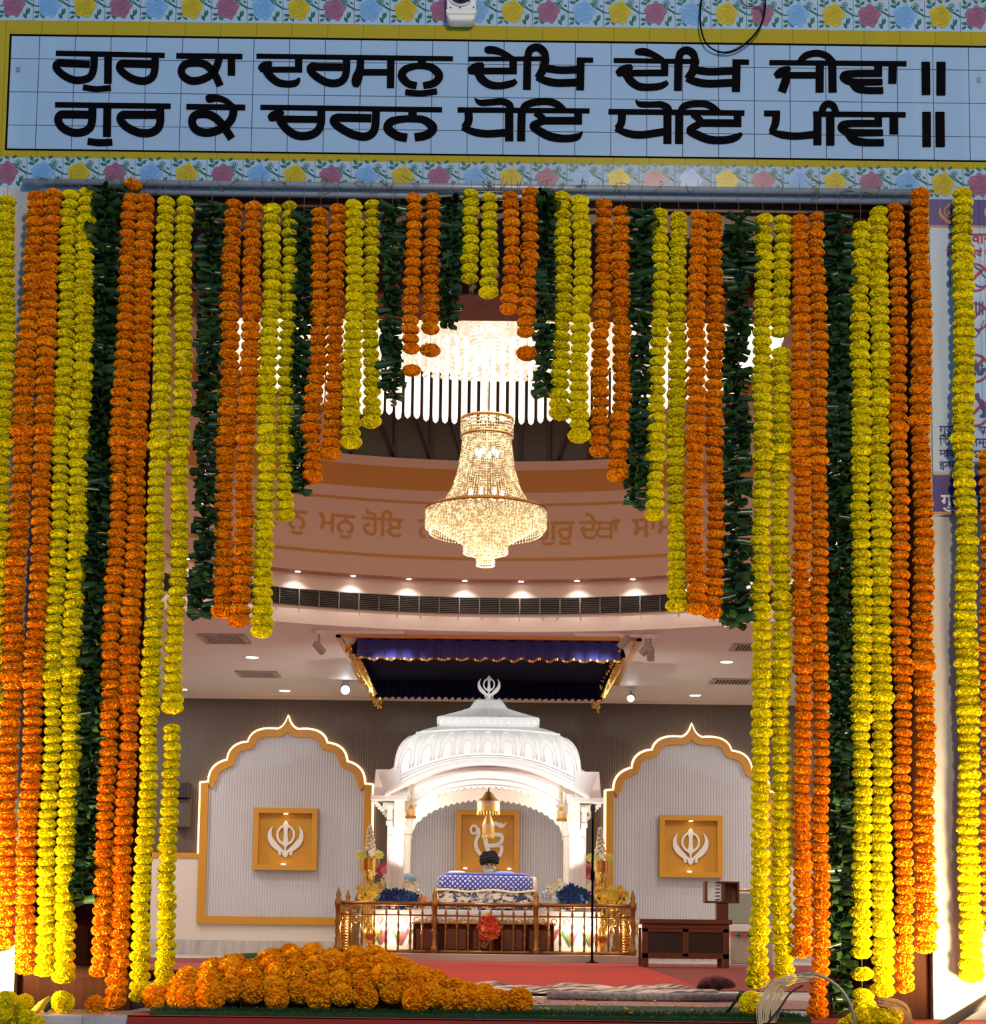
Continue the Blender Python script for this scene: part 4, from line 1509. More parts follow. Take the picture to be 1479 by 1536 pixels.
def strand(col, pts, lab, joints=(), gaps=(), wpx=27, Y=None, pitch=14.6, group='marigold strands hung across the doorway'):
    """pts: pixel polyline from the top flower to the lowest one"""
    Y = (GY + R.uniform(-.02, .02)) if Y is None else Y
    P = [at(a, b, Y) for a, b in pts]
    root = thing('marigold_garland', lab, 'garland', tuple(P[0]), group)
    o0 = ORG[root]
    seg = [0]
    for i in range(1, len(pts)):
        seg.append(seg[-1] + math.hypot(pts[i][0] - pts[i - 1][0], pts[i][1] - pts[i - 1][1]))
    tot = seg[-1]

    def pos(d):
        i = 1
        while i < len(seg) - 1 and seg[i] < d:
            i += 1
        t = (d - seg[i - 1]) / max(seg[i] - seg[i - 1], 1e-6)
        return P[i - 1].lerp(P[i], t), pts[i - 1][1] + (pts[i][1] - pts[i - 1][1]) * t
    d = 0.0
    ph = R.uniform(0, 6)
    bias = R.uniform(.96, 1.04)
    jl = sorted(list(joints) + [pts[-1][1]])
    while d <= tot + .1:
        p, y = pos(d)
        nxt = min([j for j in jl if j >= y - 1] or [pts[-1][1]])
        prv = max([j for j in jl if j < y - 1] or [pts[0][1]])
        u = (y - prv) / max(nxt - prv, 30)
        k = .93 + .13 * u + (.10 if nxt - y < 16 else 0)
        if any(abs(y - g) < 9 for g in gaps):
            d += pitch * 1.25
            continue
        s = bias * k * wpx / 27 * R.uniform(.93, 1.05)
        q = Vector((p.x + .004 * math.sin(d * .021 + ph) + R.uniform(-.003, .003), Y + R.uniform(-.004, .004), p.z)) - o0
        put_flower(root, col, q, s, None, .96 * pitch / 14.6)
        d += pitch * R.uniform(.94, 1.06) * (.93 + .08 * u)
    mb = MB()
    topz = z_b0 + .02
    line = [(P[0].x, Y, max(topz, P[0].z))] + [tuple(p) for p in P]
    mb.tube(line, .0010, 5)
    mb.build('string', M['string'], root)
    return root


def leaf_strand(pts, lab, wpx=40, Y=None, seed=0, dens=1.0):
    rr = random.Random(900 + seed)
    Y = (GY + .015) if Y is None else Y
    P = [at(a, b, Y) for a, b in pts]
    root = thing('leaf_garland', lab, 'leaf garland', tuple(P[0]), 'folded leaf garlands hung across the doorway')
    seg = [0]
    for i in range(1, len(pts)):
        seg.append(seg[-1] + (P[i] - P[i - 1]).length)
    tot = seg[-1]
    mb = MB()
    d = 0.0
    k = 0
    while d < tot:
        i = 1
        while i < len(seg) - 1 and seg[i] < d:
            i += 1
        t = (d - seg[i - 1]) / max(seg[i] - seg[i - 1], 1e-6)
        p = P[i - 1].lerp(P[i], t)
        wloc = wpx * (1.25 if d < tot * .12 else 1.0) / 373 * rr.uniform(.75, 1.15)
        a = k * 2.2 + rr.uniform(-.6, .6)
        # a leaf folded over the string: a curled half roll pointing sideways
        for sg in (0, 1):
            ang = a + sg * PI + rr.uniform(-.4, .4)
            dr = Vector((math.cos(ang), math.sin(ang) * .8, rr.uniform(-.30, .22))).normalized()
            sd = dr.cross(Vector((0, 0, 1))).normalized()
            up = sd.cross(dr)
            L = wloc * rr.uniform(.45, .72)
            rad = rr.uniform(.012, .021)
            a0 = rr.uniform(0, 6.28)
            sweep = rr.uniform(3.2, 5.4)
            A, B = [], []
            for j in range(8):
                q = a0 + sweep * j / 7
                v = (sd * math.cos(q) + up * math.sin(q)) * rad
                A.append(p + v * .7)
                B.append(p + dr * L + v * 1.1)
            mb.strip(A, B)
        d += .0125 / dens * rr.uniform(.8, 1.25)
        k += 1
    mb.build('leaves', M['leaf'], root, True)
    MB().tube([(P[0].x, Y, z_b0 + .02)] + [tuple(p) for p in P], .0012, 5).build('string', M['string'], root)
    return root


O, Yl = 'orange', 'yellow'
S_ = strand
S_(Yl, [(11, 302), (8, 560), (3, 700), (-6, 950), (-18, 1200), (-30, 1440)], 'yellow marigold strand at the far left, mostly cut off by the picture edge', (675, 1060), wpx=27)
S_(O, [(57, 296), (48, 420), (40, 540), (32, 700), (28, 790), (20, 950), (14, 1100), (8, 1300), (5, 1425)], 'orange marigold strand beside the left marble strip, outer one of the pair', (661, 1020), wpx=30)
S_(O, [(80, 292), (74, 420), (69, 540), (66, 650), (62, 790), (55, 950), (49, 1090), (42, 1250), (36, 1465)], 'orange marigold strand beside the left marble strip, inner one of the pair', (655, 1040), wpx=29)
S_(Yl, [(106, 294), (100, 450), (93, 640), (88, 800), (82, 960), (77, 1120), (70, 1300), (65, 1467)], 'yellow marigold strand between outer orange pair and leftmost leaf garland, left of its pair', (676, 1025), wpx=26)
S_(Yl, [(131, 290), (127, 450), (121, 650), (116, 800), (109, 960), (105, 1120), (99, 1300), (93, 1474)], 'yellow marigold strand touching the left side of the leftmost leaf garland', (668, 1018), wpx=28)
leaf_strand([(160, 282), (158, 420), (152, 600), (149, 770), (142, 960), (135, 1150), (130, 1260), (127, 1352)], 'leftmost leaf garland, long dark green one ending above the bottom marigolds', 40, seed=1)
S_(O, [(197, 298), (188, 450), (182, 600), (176, 770), (167, 960), (161, 1150), (155, 1320), (149, 1468)], 'orange marigold strand immediately right of the leftmost leaf garland', (676, 1060), wpx=27)
S_(O, [(219, 300), (214, 450), (208, 600), (203, 770), (196, 960), (190, 1150), (182, 1330), (172, 1512)], 'long orange marigold strand second to the right of the leftmost leaf garland', (668, 1057), wpx=28)
S_(Yl, [(248, 303), (245, 450), (240, 620), (235, 770), (229, 960), (222, 1150), (214, 1330), (207, 1506)], 'long yellow marigold strand at the left side of the opening, outer one of the pair', (676, 1075), wpx=27)
S_(Yl, [(277, 303), (275, 450), (272, 620), (269, 770), (263, 950), (257, 1100), (253, 1250), (250, 1360), (244, 1483)], 'yellow marigold strand at left side of the opening, nearest the left gold arch', (680, 1062), gaps=(1072,), wpx=27)
leaf_strand([(318, 305), (317, 430), (313, 560), (310, 700), (308, 790), (304, 870), (299, 926)], 'second leaf garland from the left, ending at the left ceiling vent', 36, seed=2)
S_(O, [(350, 308), (345, 480), (341, 620), (337, 760), (334, 860), (332, 928)], 'orange marigold strand immediately right of the second leaf garland from left', (665,), wpx=27)
S_(O, [(381, 311), (376, 480), (371, 620), (366, 760), (363, 860), (359, 940)], 'orange marigold strand second to the right of second leaf garland from left', (672,), wpx=27)
S_(Yl, [(409, 315), (405, 480), (400, 640), (397, 770), (396, 870), (392, 948)], 'yellow marigold strand left of third leaf garland, reaching down to the ceiling vents', (688,), wpx=27)
S_(Yl, [(434, 309), (433, 480), (427, 640), (426, 720), (430, 783)], 'shorter yellow marigold strand touching the left side of third leaf garland', (676,), wpx=24)
leaf_strand([(456, 318), (452, 450), (450, 580), (446, 680), (449, 738)], 'third leaf garland from the left, ending beside the ochre verse lettering', 32, seed=3)
S_(O, [(481, 320), (479, 440), (474, 560), (468, 640), (470, 722)], 'orange marigold strand immediately right of third leaf garland from left', (645,), wpx=26)
S_(O, [(506, 315), (505, 440), (501, 560), (497, 650), (497, 686)], 'orange marigold strand second to the right of third leaf garland from left', (), wpx=25)
S_(Yl, [(532, 308), (531, 420), (529, 540), (526, 676)], 'yellow marigold strand left of fourth leaf garland, longer one of the pair', (), wpx=27)
S_(Yl, [(557, 308), (556, 420), (557, 540), (556, 636)], 'yellow marigold strand left of fourth leaf garland, shorter one of the pair', (), wpx=26)
leaf_strand([(589, 312), (588, 420), (587, 520), (590, 604)], 'fourth leaf garland from the left, dangling at the left end of glass rods', 32, seed=4)
S_(O, [(620, 298), (618, 400), (617, 500), (617, 562)], 'orange marigold strand right of fourth leaf garland, longer one of the pair', (), gaps=(543,), wpx=25)
S_(O, [(649, 297), (648, 400), (646, 480), (645, 525)], 'orange marigold strand right of fourth leaf garland, shorter one of the pair', (), gaps=(508,), wpx=25)
leaf_strand([(678, 294), (677, 380), (676, 440), (674, 492)], 'shortest leaf garland, fifth from left, just left of the middle yellow strands', 28, seed=5)
S_(Yl, [(707, 291), (706, 370), (704, 445)], 'short middle yellow marigold strand, left one above the bell chandelier', (), gaps=(431,), wpx=26)
S_(Yl, [(734, 297), (733, 370), (734, 445)], 'short middle yellow marigold strand, right one above the bell chandelier', (), wpx=26)
S_(O, [(767, 294), (766, 390), (762, 488)], 'short orange marigold strand right of the middle yellow pair, shorter one', (), gaps=(478,), wpx=26)
S_(O, [(794, 289), (793, 400), (791, 500), (790, 540)], 'orange marigold strand right of middle yellow pair, longer one beside sixth leaf garland', (), gaps=(517,), wpx=26)
leaf_strand([(821, 286), (820, 400), (817, 500), (815, 596)], 'sixth leaf garland from the left, dangling at the right end of glass rods', 30, seed=6)
S_(Yl, [(845, 296), (844, 420), (842, 520), (840, 624)], 'yellow marigold strand right of sixth leaf garland, shorter one of the pair', (), wpx=26)
S_(Yl, [(872, 301), (872, 420), (870, 540), (868, 660)], 'yellow marigold strand right of sixth leaf garland, longer one of the pair', (), wpx=27)
S_(O, [(905, 307), (904, 420), (901, 560), (897, 684)], 'orange marigold strand left of seventh leaf garland, shorter one of the pair', (), wpx=27)
S_(O, [(932, 318), (932, 440), (932, 600), (928, 726)], 'orange marigold strand left of seventh leaf garland, longer one of the pair', (), wpx=27)
leaf_strand([(963, 316), (961, 440), (961, 560), (962, 660), (956, 760)], 'seventh leaf garland from the left, ending near the right verse lettering', 34, seed=7)
S_(Yl, [(990, 320), (990, 450), (986, 600), (982, 700), (980, 778)], 'shorter yellow marigold strand touching the right side of seventh leaf garland', (690,), wpx=26)
S_(Yl, [(1018, 325), (1017, 480), (1014, 640), (1016, 780), (1015, 914)], 'yellow marigold strand right of seventh leaf garland, long one ending at the air grille', (690,), wpx=28)
S_(O, [(1047, 324), (1046, 480), (1042, 640), (1042, 780), (1044, 924)], 'orange marigold strand left of eighth leaf garland, outer one of the pair', (672,), wpx=27)
S_(O, [(1072, 328), (1072, 480), (1072, 640), (1072, 780), (1071, 933)], 'orange marigold strand touching the left side of eighth leaf garland', (668,), wpx=26)
leaf_strand([(1108, 331), (1106, 450), (1105, 600), (1105, 760), (1104, 850), (1104, 938)], 'eighth leaf garland from the left, ending at the right ceiling vent', 40, seed=8)
S_(Yl, [(1144, 331), (1145, 480), (1143, 700), (1141, 900), (1143, 1100), (1140, 1250), (1140, 1380), (1137, 1484)], 'long yellow marigold strand at right side of the opening, nearest the right gold arch', (690, 1106), wpx=28)
S_(Yl, [(1174, 331), (1172, 480), (1171, 700), (1172, 900), (1172, 1100), (1171, 1250), (1174, 1400), (1178, 1478)], 'long yellow marigold strand at right side of the opening, inner one beside orange', (685, 1045), gaps=(516,), wpx=27)
S_(O, [(1200, 331), (1201, 480), (1202, 700), (1204, 900), (1204, 1100), (1203, 1280), (1203, 1440)], 'orange marigold strand left of rightmost leaf garland, shorter one of the pair', (700, 1010), wpx=28)
S_(O, [(1225, 326), (1227, 480), (1228, 700), (1229, 900), (1231, 1100), (1232, 1300), (1229, 1440), (1228, 1522)], 'long orange marigold strand touching the left side of rightmost leaf garland', (700, 1055), wpx=26)
leaf_strand([(1256, 323), (1258, 500), (1258, 760), (1259, 1000), (1260, 1200), (1261, 1400), (1262, 1518)], 'rightmost leaf garland, long dark green one reaching the ground', 34, seed=9)
S_(Yl, [(1291, 341), (1290, 480), (1291, 700), (1292, 900), (1293, 1100), (1292, 1300), (1293, 1430), (1293, 1512)], 'yellow marigold strand touching the right side of rightmost leaf garland', (690, 1080), gaps=(1451, 1481), wpx=28)
S_(Yl, [(1319, 319), (1319, 480), (1320, 700), (1321, 900), (1322, 1100), (1323, 1300), (1324, 1492)], 'yellow marigold strand second to the right of rightmost leaf garland', (1060,), wpx=29)
S_(O, [(1344, 313), (1347, 480), (1349, 700), (1352, 900), (1354, 1100), (1355, 1300), (1358, 1488)], 'orange marigold strand near right marble pilaster, inner one of the pair', (655, 1010), wpx=26)
S_(O, [(1380, 293), (1381, 480), (1382, 640), (1385, 800), (1386, 1000), (1388, 1200), (1388, 1430)], 'orange marigold strand touching the left edge of the Hindi notice board', (638, 1012), wpx=29)
S_(Yl, [(1444, 291), (1445, 480), (1446, 660), (1449, 820), (1451, 1000), (1453, 1200), (1456, 1470)], 'yellow marigold strand hanging in front of the Hindi notice board', (664, 1080), wpx=31)
S_(O, [(1482, 683), (1484, 820), (1484, 1000), (1486, 1200), (1488, 1400)], 'orange marigold strand at far right, only a sliver inside the picture', (), wpx=27)
o = thing('marigold', 'single orange marigold tucked on the pipe above leftmost leaf garland', 'flower', tuple(at(199, 278, FY - .06)))
put_flower(o, 'orange', (0, 0, 0), 1.0)

# ------------------------------------------------------------------ ground of the doorway
def poly_floor(name, pix, z, thick, m, lab=None, cat=None):
    P = [atz(a, b, z) for a, b in pix]
    mb = MB().prism([(p.x, p.y, z) for p in P], (0, 0, -thick))
    o = mb.build(name, m)
    if lab:
        tag(o, lab, cat)
    return o


EY = 7.06                      # front edge of the top step
struct(MB().b2((xl, 6.2, -1.35), (xr, 7.0, -.32)).build('floor_step', M['marble']))
mb = MB()
mb.b2((xl, 6.98, -.035), (X(186), EY + .5, .002))
mb.b2((xl, 7.0, -.32), (X(186), 7.03, -.035))
struct(mb.build('floor_ledge', M['marble'], bevel=.006))
rx0 = at(192, 1528, 7.0).x
mb = MB()
mb.b2((rx0, 6.985, -.30), (2.4, 7.015, .004))
mb.b2((rx0, 6.985, 0.0), (2.4, 7.49, .005))
tag(mb.build('riser_cloth', M['redcloth']), 'dark red cloth covering the front edge of the step', 'cloth')
mb = MB()
mx0, mx1 = at(226, 1520, 7.06).x, at(1215, 1524, 7.06).x
mb.b2((mx0, 7.03, .005), (mx1, 8.15, .020))
turf = tag(mb.build('turf_mat', M['turf']), 'green artificial turf mat lying along the doorway step', 'mat')
bl_ = MB()
for i in range(5200):
    x, yv = R.uniform(mx0, mx1), 7.03 + abs(R.gauss(0, .18))
    h = R.uniform(.012, .022)
    a = R.uniform(0, 6.28)
    bl_.add([(x + .003 * math.cos(a), yv + .003 * math.sin(a), .018), (x - .003 * math.cos(a), yv - .003 * math.sin(a), .018), (x + R.uniform(-.008, .008), yv + R.uniform(-.012, .004), .018 + h)], [(0, 1, 2)])
ORGt = ORG[turf]
bl_.build('turf_blades', M['turf'], turf)
# carpets of the hall
tag(MB().b2((-6.5, 11.3, .0), (6.5, 23.0, .006)).build('hall_carpet', M['redmuted']), 'muted red carpet spread over the hall floor', 'carpet')
poly_floor('carpet_runner', [(300, 1481), (1048, 1480), (952, 1446), (640, 1441), (470, 1440)], .012, .006, M['red'], 'bright red carpet runner leading up to the brass railing', 'carpet')
mb = MB()
mb.b2((-1.6, 8.35, .0), (1.6, 9.6, .006))
tag(mb.build('threshold_rug', mat('speckled_rug', (.26, .03, .025), .95, vary=(24, (.40, .33, .28), .10, (2, 8, 1)))), 'speckled dark red rug behind the turf mat strewn with petals', 'rug')
# rolled printed sheet and rod
pr = mat('printed_sheet', (.10, .06, .06), .9, vary=(10, (.66, .54, .44), .05, (.7, 2.2, 2)))
a, b = at(700, 1490, 10.4), at(1062, 1489, 10.4)
nx_, ny_ = 90, 14
vs, fs = [], []
for i in range(nx_ + 1):
    t = i / nx_
    for j in range(ny_ + 1):
        v = j / ny_
        hgt = math.sin(PI * v) ** .7 * (.034 + .010 * math.sin(t * 17) + .006 * math.sin(t * 43 + v * 5)) + .006 * abs(math.sin(t * 31 + v * 9))
        vs.append((a.x + (b.x - a.x) * t + .02 * math.sin(v * 7), 10.0 + .75 * v + .06 * math.sin(t * 11 + v) , .012 + hgt))
for i in range(nx_):
    for j in range(ny_):
        fs.append((i * (ny_ + 1) + j, (i + 1) * (ny_ + 1) + j, (i + 1) * (ny_ + 1) + j + 1, i * (ny_ + 1) + j + 1))
mb = MB().add(vs, fs)
tag(mb.build('printed_sheet', pr, None, True), 'rumpled cream printed sheet lying across the red carpet', 'sheet')
a, b = at(1048, 1486, 10.3), at(1098, 1490, 10.3)
mb = MB()
q = [(a.x + (b.x - a.x) * t, 10.25 + .05 * math.sin(6 * t), .045 + .03 * math.sin(2.5 * t)) for t in [i / 8 for i in range(9)]]
mb.tube(q, [.02, .035, .045, .04, .045, .035, .03, .025, .015], 8)
tag(mb.build('folded_rug', mat('maroon_rug', (.16, .015, .015), .9, vary=(30, (.02, .015, .02), .1)), None, True), 'dark maroon folded rug end at right of the printed sheet', 'rug')
a, b = at(820, 1499, 9.2), at(1112, 1503, 9.2)
tag(MB().tube([(a.x, 9.2, .03), ((a.x + b.x) / 2, 9.18, .026), (b.x, 9.2, .03)], .022, 10).build('grey_rod', mat('grey_fleck', (.20, .18, .19), .7, vary=(60, (.40, .38, .40), .15)), None, True), 'grey speckled rod lying on floor behind the turf mat', 'rod')
# folded red mats at the left
mb = MB()
for i in range(4):
    mb.b2((-2.6 + i * .04, 12.2 - i * .1, .006 + i * .02), (-1.75 + .02 * i, 14.5, .022 + i * .02))
tag(mb.build('folded_carpet', mat('pink_carpet', (.42, .085, .080), .95), bevel=.008), 'folded pinkish red carpet stack at left of the hall', 'carpet')
mb = MB()
mb.ball((at(385, 1444, 16).x, 16, .06), (.32, .3, .09), 14, 8)
tag(mb.build('turf_roll', M['turf'], None, True), 'small green turf piece behind the orange heap', 'mat')

# ------------------------------------------------------------------ heap of orange garlands
def heap_strand(px_top, py_top, px_end, lab, py_end=1516, n=None, yb=7.95, yf=7.2, back=True, s=1.0):
    """a strand draped from behind over the crest of the heap and down to the mat"""
    Yc = 7.5
    c = at(px_top, py_top, Yc)
    e = at(px_end, py_end, yf)
    path = []
    if back:
        path += [(c.x - .05, yb, .06), (c.x - .02, (yb + Yc) / 2 + .06, c.z * .72 + .02)]
    path += [tuple(c - Vector((0, 0, .036 * s))), (c.x + (e.x - c.x) * .34, Yc - .10, c.z * .80 + .0), (c.x + (e.x - c.x) * .68, Yc - .2, c.z * .46 + .03), (e.x, yf, .062)]
    P = [Vector(q) for q in crom(path, 10)]
    root = thing('marigold_garland', lab, 'garland', (c.x, Yc, .02), 'orange marigold garlands heaped on the turf mat')
    o0 = ORG[root]
    acc, last = 1e9, P[0]
    sp = .074 * s
    for i in range(len(P)):
        if i:
            acc += (P[i] - P[i - 1]).length
        if acc >= sp:
            acc = 0
            q = P[i] + Vector((R.uniform(-.012, .012), R.uniform(-.012, .012), R.uniform(-.008, .012)))
            q.z = max(q.z, .056 * s)
            put_flower(root, 'golden_ball', q - o0, s * R.uniform(.98, 1.22), (R.uniform(-1.2, 1.2), R.uniform(-1.2, 1.2), R.uniform(0, 6)))
    MB().tube(P[::4] + [P[-1]], .0016, 5).build('string', M['string'], root)
    return root


def ground_strand(pix, lab, Y0, Y1, z=.062, s=1.0):
    P = [Vector(q) for q in crom([(at(a, 1500, Y0 + (Y1 - Y0) * i / (len(pix) - 1)).x, Y0 + (Y1 - Y0) * i / (len(pix) - 1), z + zz_) for i, (a, zz_) in enumerate(pix)], 14)]
    root = thing('marigold_garland', lab, 'garland', tuple(P[0] - Vector((0, 0, z - .02))), 'orange marigold garlands heaped on the turf mat')
    acc = 1e9
    for i in range(len(P)):
        if i:
            acc += (P[i] - P[i - 1]).length
        if acc >= .068 * s:
            acc = 0
            put_flower(root, 'golden_ball', P[i] + Vector((R.uniform(-.008, .008), R.uniform(-.008, .008), R.uniform(-.002, .004))) - ORG[root], s * R.uniform(.92, 1.12), (R.uniform(-1.2, 1.2), R.uniform(-1.2, 1.2), R.uniform(0, 6)))
    MB().tube(P[::4] + [P[-1]], .0016, 5).build('string', M['string'], root)
    return root


hs = [(285, 1470, 280, 'leftmost orange garland draped over the heap'), (314, 1448, 312, 'second orange garland from the left on the heap'),
      (346, 1442, 344, 'third orange garland from the left on the heap, at its left hump'), (376, 1449, 382, 'fourth orange garland from left on the heap, in the dip by the main crest'),
      (405, 1432, 412, 'fifth orange garland from left on the heap, at left edge of the main crest'), (436, 1425, 446, 'sixth orange garland from the left on the heap, on the main crest'),
      (468, 1425, 480, 'seventh orange garland from left on the heap, ending in the lowest front flower'), (500, 1430, 512, 'eighth orange garland from left on the heap, below the railing corner post'),
      (532, 1427, 548, 'ninth orange garland from left on the heap, forming its highest ridge'), (562, 1426, 588, 'orange garland right beside the highest ridge of the heap'),
      (590, 1440, 624, 'orange garland sloping down the right side of the heap, upper one'), (616, 1458, 656, 'orange garland sloping down the right side of the heap, lower one')]
for a, b, c_, lab in hs:
    heap_strand(a, b, c_, lab, 1508 + R.uniform(-5, 6), yf=7.2 + R.uniform(-.02, .05), s=.98)
# a core layer of garlands so the heap is solid
for k, (x0, x1, zc) in enumerate(((290, 620, .06), (320, 600, .12), (390, 585, .17))):
    ground_strand([(x0, 0), ((x0 * 2 + x1) / 3, zc - .06), ((x0 + x1 * 2) / 3, zc - .06), (x1, 0)],
                  ('orange garland lying lengthwise at the back foot of the heap', 'orange garland lying lengthwise inside the heap', 'orange garland lying lengthwise under the main crest')[k], 7.62 - k * .05, 7.56 - k * .02)
ground_strand([(640, .0), (680, 0), (720, 0), (752, 0), (783, 0)], 'orange garland tail trailing right along the front of the turf mat', 7.30, 7.27)
ground_strand([(610, .10), (650, .07), (690, .02), (728, .0)], 'orange garland tail lying behind the front tail at right of the heap', 7.62, 7.8)
ground_strand([(232, 0), (258, 0)], 'short orange garland end lying left of the heap', 7.3, 7.35, s=1.05)
ground_strand([(268, 0), (276, .05), (284, .07)], 'short orange garland loop at the left foot of the heap', 7.26, 7.4)

# petals
mb = MB().mat(0)
for i in range(320):
    yv = R.uniform(7.1, 9.3)
    px = R.uniform(560, 1130) if yv > 7.9 else R.uniform(230, 1200)
    x = at(px, 1510, yv).x
    z = .028 if yv < 8.15 else .010
    a, s_ = R.uniform(0, 6.28), R.uniform(.006, .014)
    mb.mat(R.choice((0, 0, 1)))
    mb.add([(x + s_ * math.cos(a), yv + s_ * math.sin(a), z), (x - s_ * .5 * math.sin(a), yv + s_ * .5 * math.cos(a), z + .006), (x - s_ * math.cos(a), yv - s_ * math.sin(a), z + .003), (x + s_ * .5 * math.sin(a), yv - s_ * .5 * math.cos(a), z + .002)], [(0, 1, 2, 3)])
for i in range(120):
    x, yv = X(R.choice((50, 90, 120, 160, 190, 200))) + R.uniform(-.06, .06), R.uniform(7.02, 7.3)
    a, s_ = R.uniform(0, 6.28), R.uniform(.006, .014)
    mb.mat(R.choice((0, 1)))
    z = .006
    mb.add([(x + s_ * math.cos(a), yv + s_ * math.sin(a), z), (x - s_ * .5 * math.sin(a), yv + s_ * .5 * math.cos(a), z + .006), (x - s_ * math.cos(a), yv - s_ * math.sin(a), z + .003), (x + s_ * .5 * math.sin(a), yv - s_ * .5 * math.cos(a), z + .002)], [(0, 1, 2, 3)])
tag(mb.build('petals', [mat('petal_yellow', (.75, .45, .01), .8), mat('petal_orange', (.70, .20, .005), .8)]), 'loose marigold petals scattered over the step and mat', 'petals', kind='stuff')


def single(col, px, py, Y, lab, s=1.0, z=None, group=None):
    p = at(px, py, Y)
    o = thing('marigold', lab, 'flower', tuple(p), group)
    put_flower(o, col + '_ball', (0, 0, 0), s, (R.uniform(-.6, .6), R.uniform(-.6, .6), R.uniform(0, 6)))
    return o


single('yellow', 94, 1503, 7.2, 'single yellow marigold lying on the left marble ledge', .95)
single('orange', 142, 1507, 7.25, 'single orange marigold lying at the foot of the left jamb', .8)
single('yellow', 1127, 1505, 7.15, 'single yellow marigold lying on right end of the turf mat', 1.05)
for (px, py, Y_, lab, sc) in ((1101, 1507, 7.2, 'dark green leaf lying beside the single yellow marigold at right', 1), (75, 1507, 7.2, 'dark green leaf lying beside the yellow marigold on left ledge', 1)):
    c = at(px, py, Y_)
    mb = MB()
    A, B = [], []
    for i in range(9):
        t = i / 8
        w_ = .030 * math.sin(PI * min(t * 1.05, 1)) + .002
        A.append(c + Vector((-.035 + .06 * t, .01 - w_, -.03 + .085 * t)))
        B.append(c + Vector((-.035 + .06 * t + .02, .01 + w_, -.03 + .075 * t)))
    mb.strip(A, B, (0, .001, 0))
    tag(mb.build('leaf', mat('green_leaf', (.010, .05, .012), .4), None, True), lab, 'leaf')
c = at(62, 1508, 7.12)
mb = MB()
mb.tube([c + Vector((-.035, 0, -.03)), c + Vector((0, 0, .0)), c + Vector((.03, 0, .035))], [.012, .016, .003], 8)
tag(mb.build('marigold_bud', mat('petal_clump', (.75, .38, .01), .8), None, True), 'torn yellow orange marigold piece on the left ledge', 'flower')
yh = [(8, 1500), (-14, 1492), (28, 1512), (4, 1520), (40, 1527), (18, 1532), (-10, 1518), (55, 1537), (30, 1545)]
o = thing('marigold_garland', 'coiled lime yellow marigold garland heaped in the bottom left corner', 'garland', tuple(at(10, 1520, 6.85)))
for i, (a, b) in enumerate(yh):
    p = at(a, b, 6.86 + .03 * (i % 3))
    put_flower(o, 'yellow_ball', p - ORG[o], .72, (R.uniform(-1, 1), R.uniform(-1, 1), 0))
MB().tube(crom([tuple(at(a, b, 6.88)) for a, b in yh], 3), .0016, 5).build('string', M['string'], o)
o = thing('marigold_garland', 'yellow marigold garland end in the left corner behind the lime coil', 'garland', tuple(at(25, 1500, 7.2)))
for i, (a, b) in enumerate([(14, 1499), (26, 1505), (38, 1503)]):
    put_flower(o, 'yellow_ball', at(a, b, 7.2 + .03 * i) - ORG[o], .7)
MB().tube([at(14, 1499, 7.2), at(38, 1503, 7.26)], .0016, 5).build('string', M['string'], o)
o = thing('marigold_garland', 'bright yellow marigold garland piled at the foot of the right yellow strands', 'garland', tuple(at(1310, 1530, 7.1)))
yl = [(1292, 1524), (1309, 1521), (1324, 1526), (1341, 1524), (1300, 1536), (1318, 1538), (1335, 1538), (1280, 1532), (1270, 1540)]
for i, (a, b) in enumerate(yl):
    put_flower(o, 'yellow_ball', at(a, b, 7.06 + .03 * (i % 2)) - ORG[o], .74, (R.uniform(-1, 1), R.uniform(-1, 1), 0))
MB().tube(crom([tuple(at(a, b, 7.1)) for a, b in yl], 3), .0016, 5).build('string', M['string'], o)

# dry grass and pole
mb = MB()
for i in range(46):
    j = R.uniform(-1.6, 1.6)
    p = [(1150 + 8 * j, 1545), (1153 + 10 * j + R.uniform(-4, 4), 1508), (1166 + 8 * j + R.uniform(-5, 5), 1482 + 6 * j), (1186 + R.uniform(-8, 8), 1466 + R.uniform(-4, 10)), (1215 + R.uniform(-15, 25), 1461 + R.uniform(-3, 12))]
    k_ = R.choice((3, 4, 5))
    mb.tube(crom([tuple(at(a, b, 7.0 + .02 * j)) for a, b in p[:k_]], 4), [.0015] * (len(crom([(0, 0)] * k_, 4))), 4)
tag(mb.build('dry_grass_bundle', mat('pale_straw', (.62, .50, .32), .8)), 'pale dry grass bundle arching up at the foot of right yellow strands', 'dry grass')
mb = MB()
mb.tube(crom([tuple(at(a, b, 6.98)) for a, b in ((1196, 1461), (1218, 1460), (1240, 1468), (1259, 1482), (1272, 1500), (1279, 1518), (1283, 1545))], 5), .006, 8)
tag(mb.build('bent_cane', mat('grey_cane', (.22, .20, .18), .7), None, True), 'grey bent cane arching over to the foot of rightmost leaf garland', 'cane')
mb = MB()
mb.tube(crom([tuple(at(a, b, 7.0)) for a, b in ((1150, 1536), (1170, 1512), (1185, 1490), (1205, 1478))], 5), .004, 6)
tag(mb.build('twig', mat('dark_twig', (.03, .02, .015), .8), None, True), 'thin dark twig inside the dry grass bundle', 'twig')
mb = MB()
for i in range(34):
    s0, s1 = R.uniform(-1, 1), R.uniform(-1, 1)
    p = [(1316 + 16 * s0, 1503 + 6 * s1), (1340 + 14 * s0, 1507 + 9 * s1), (1358 + 9 * s0, 1520 + 8 * s1), (1366 + 6 * s0, 1545)]
    q = crom([tuple(at(a, b, 7.02)) for a, b in p], 4)
    mb.tube(q, .0009, 4)
tag(mb.build('dry_grass_bundle', mat('brown_straw', (.25, .13, .05), .8)), 'brown dry grass tuft below the rightmost orange strands', 'dry grass')
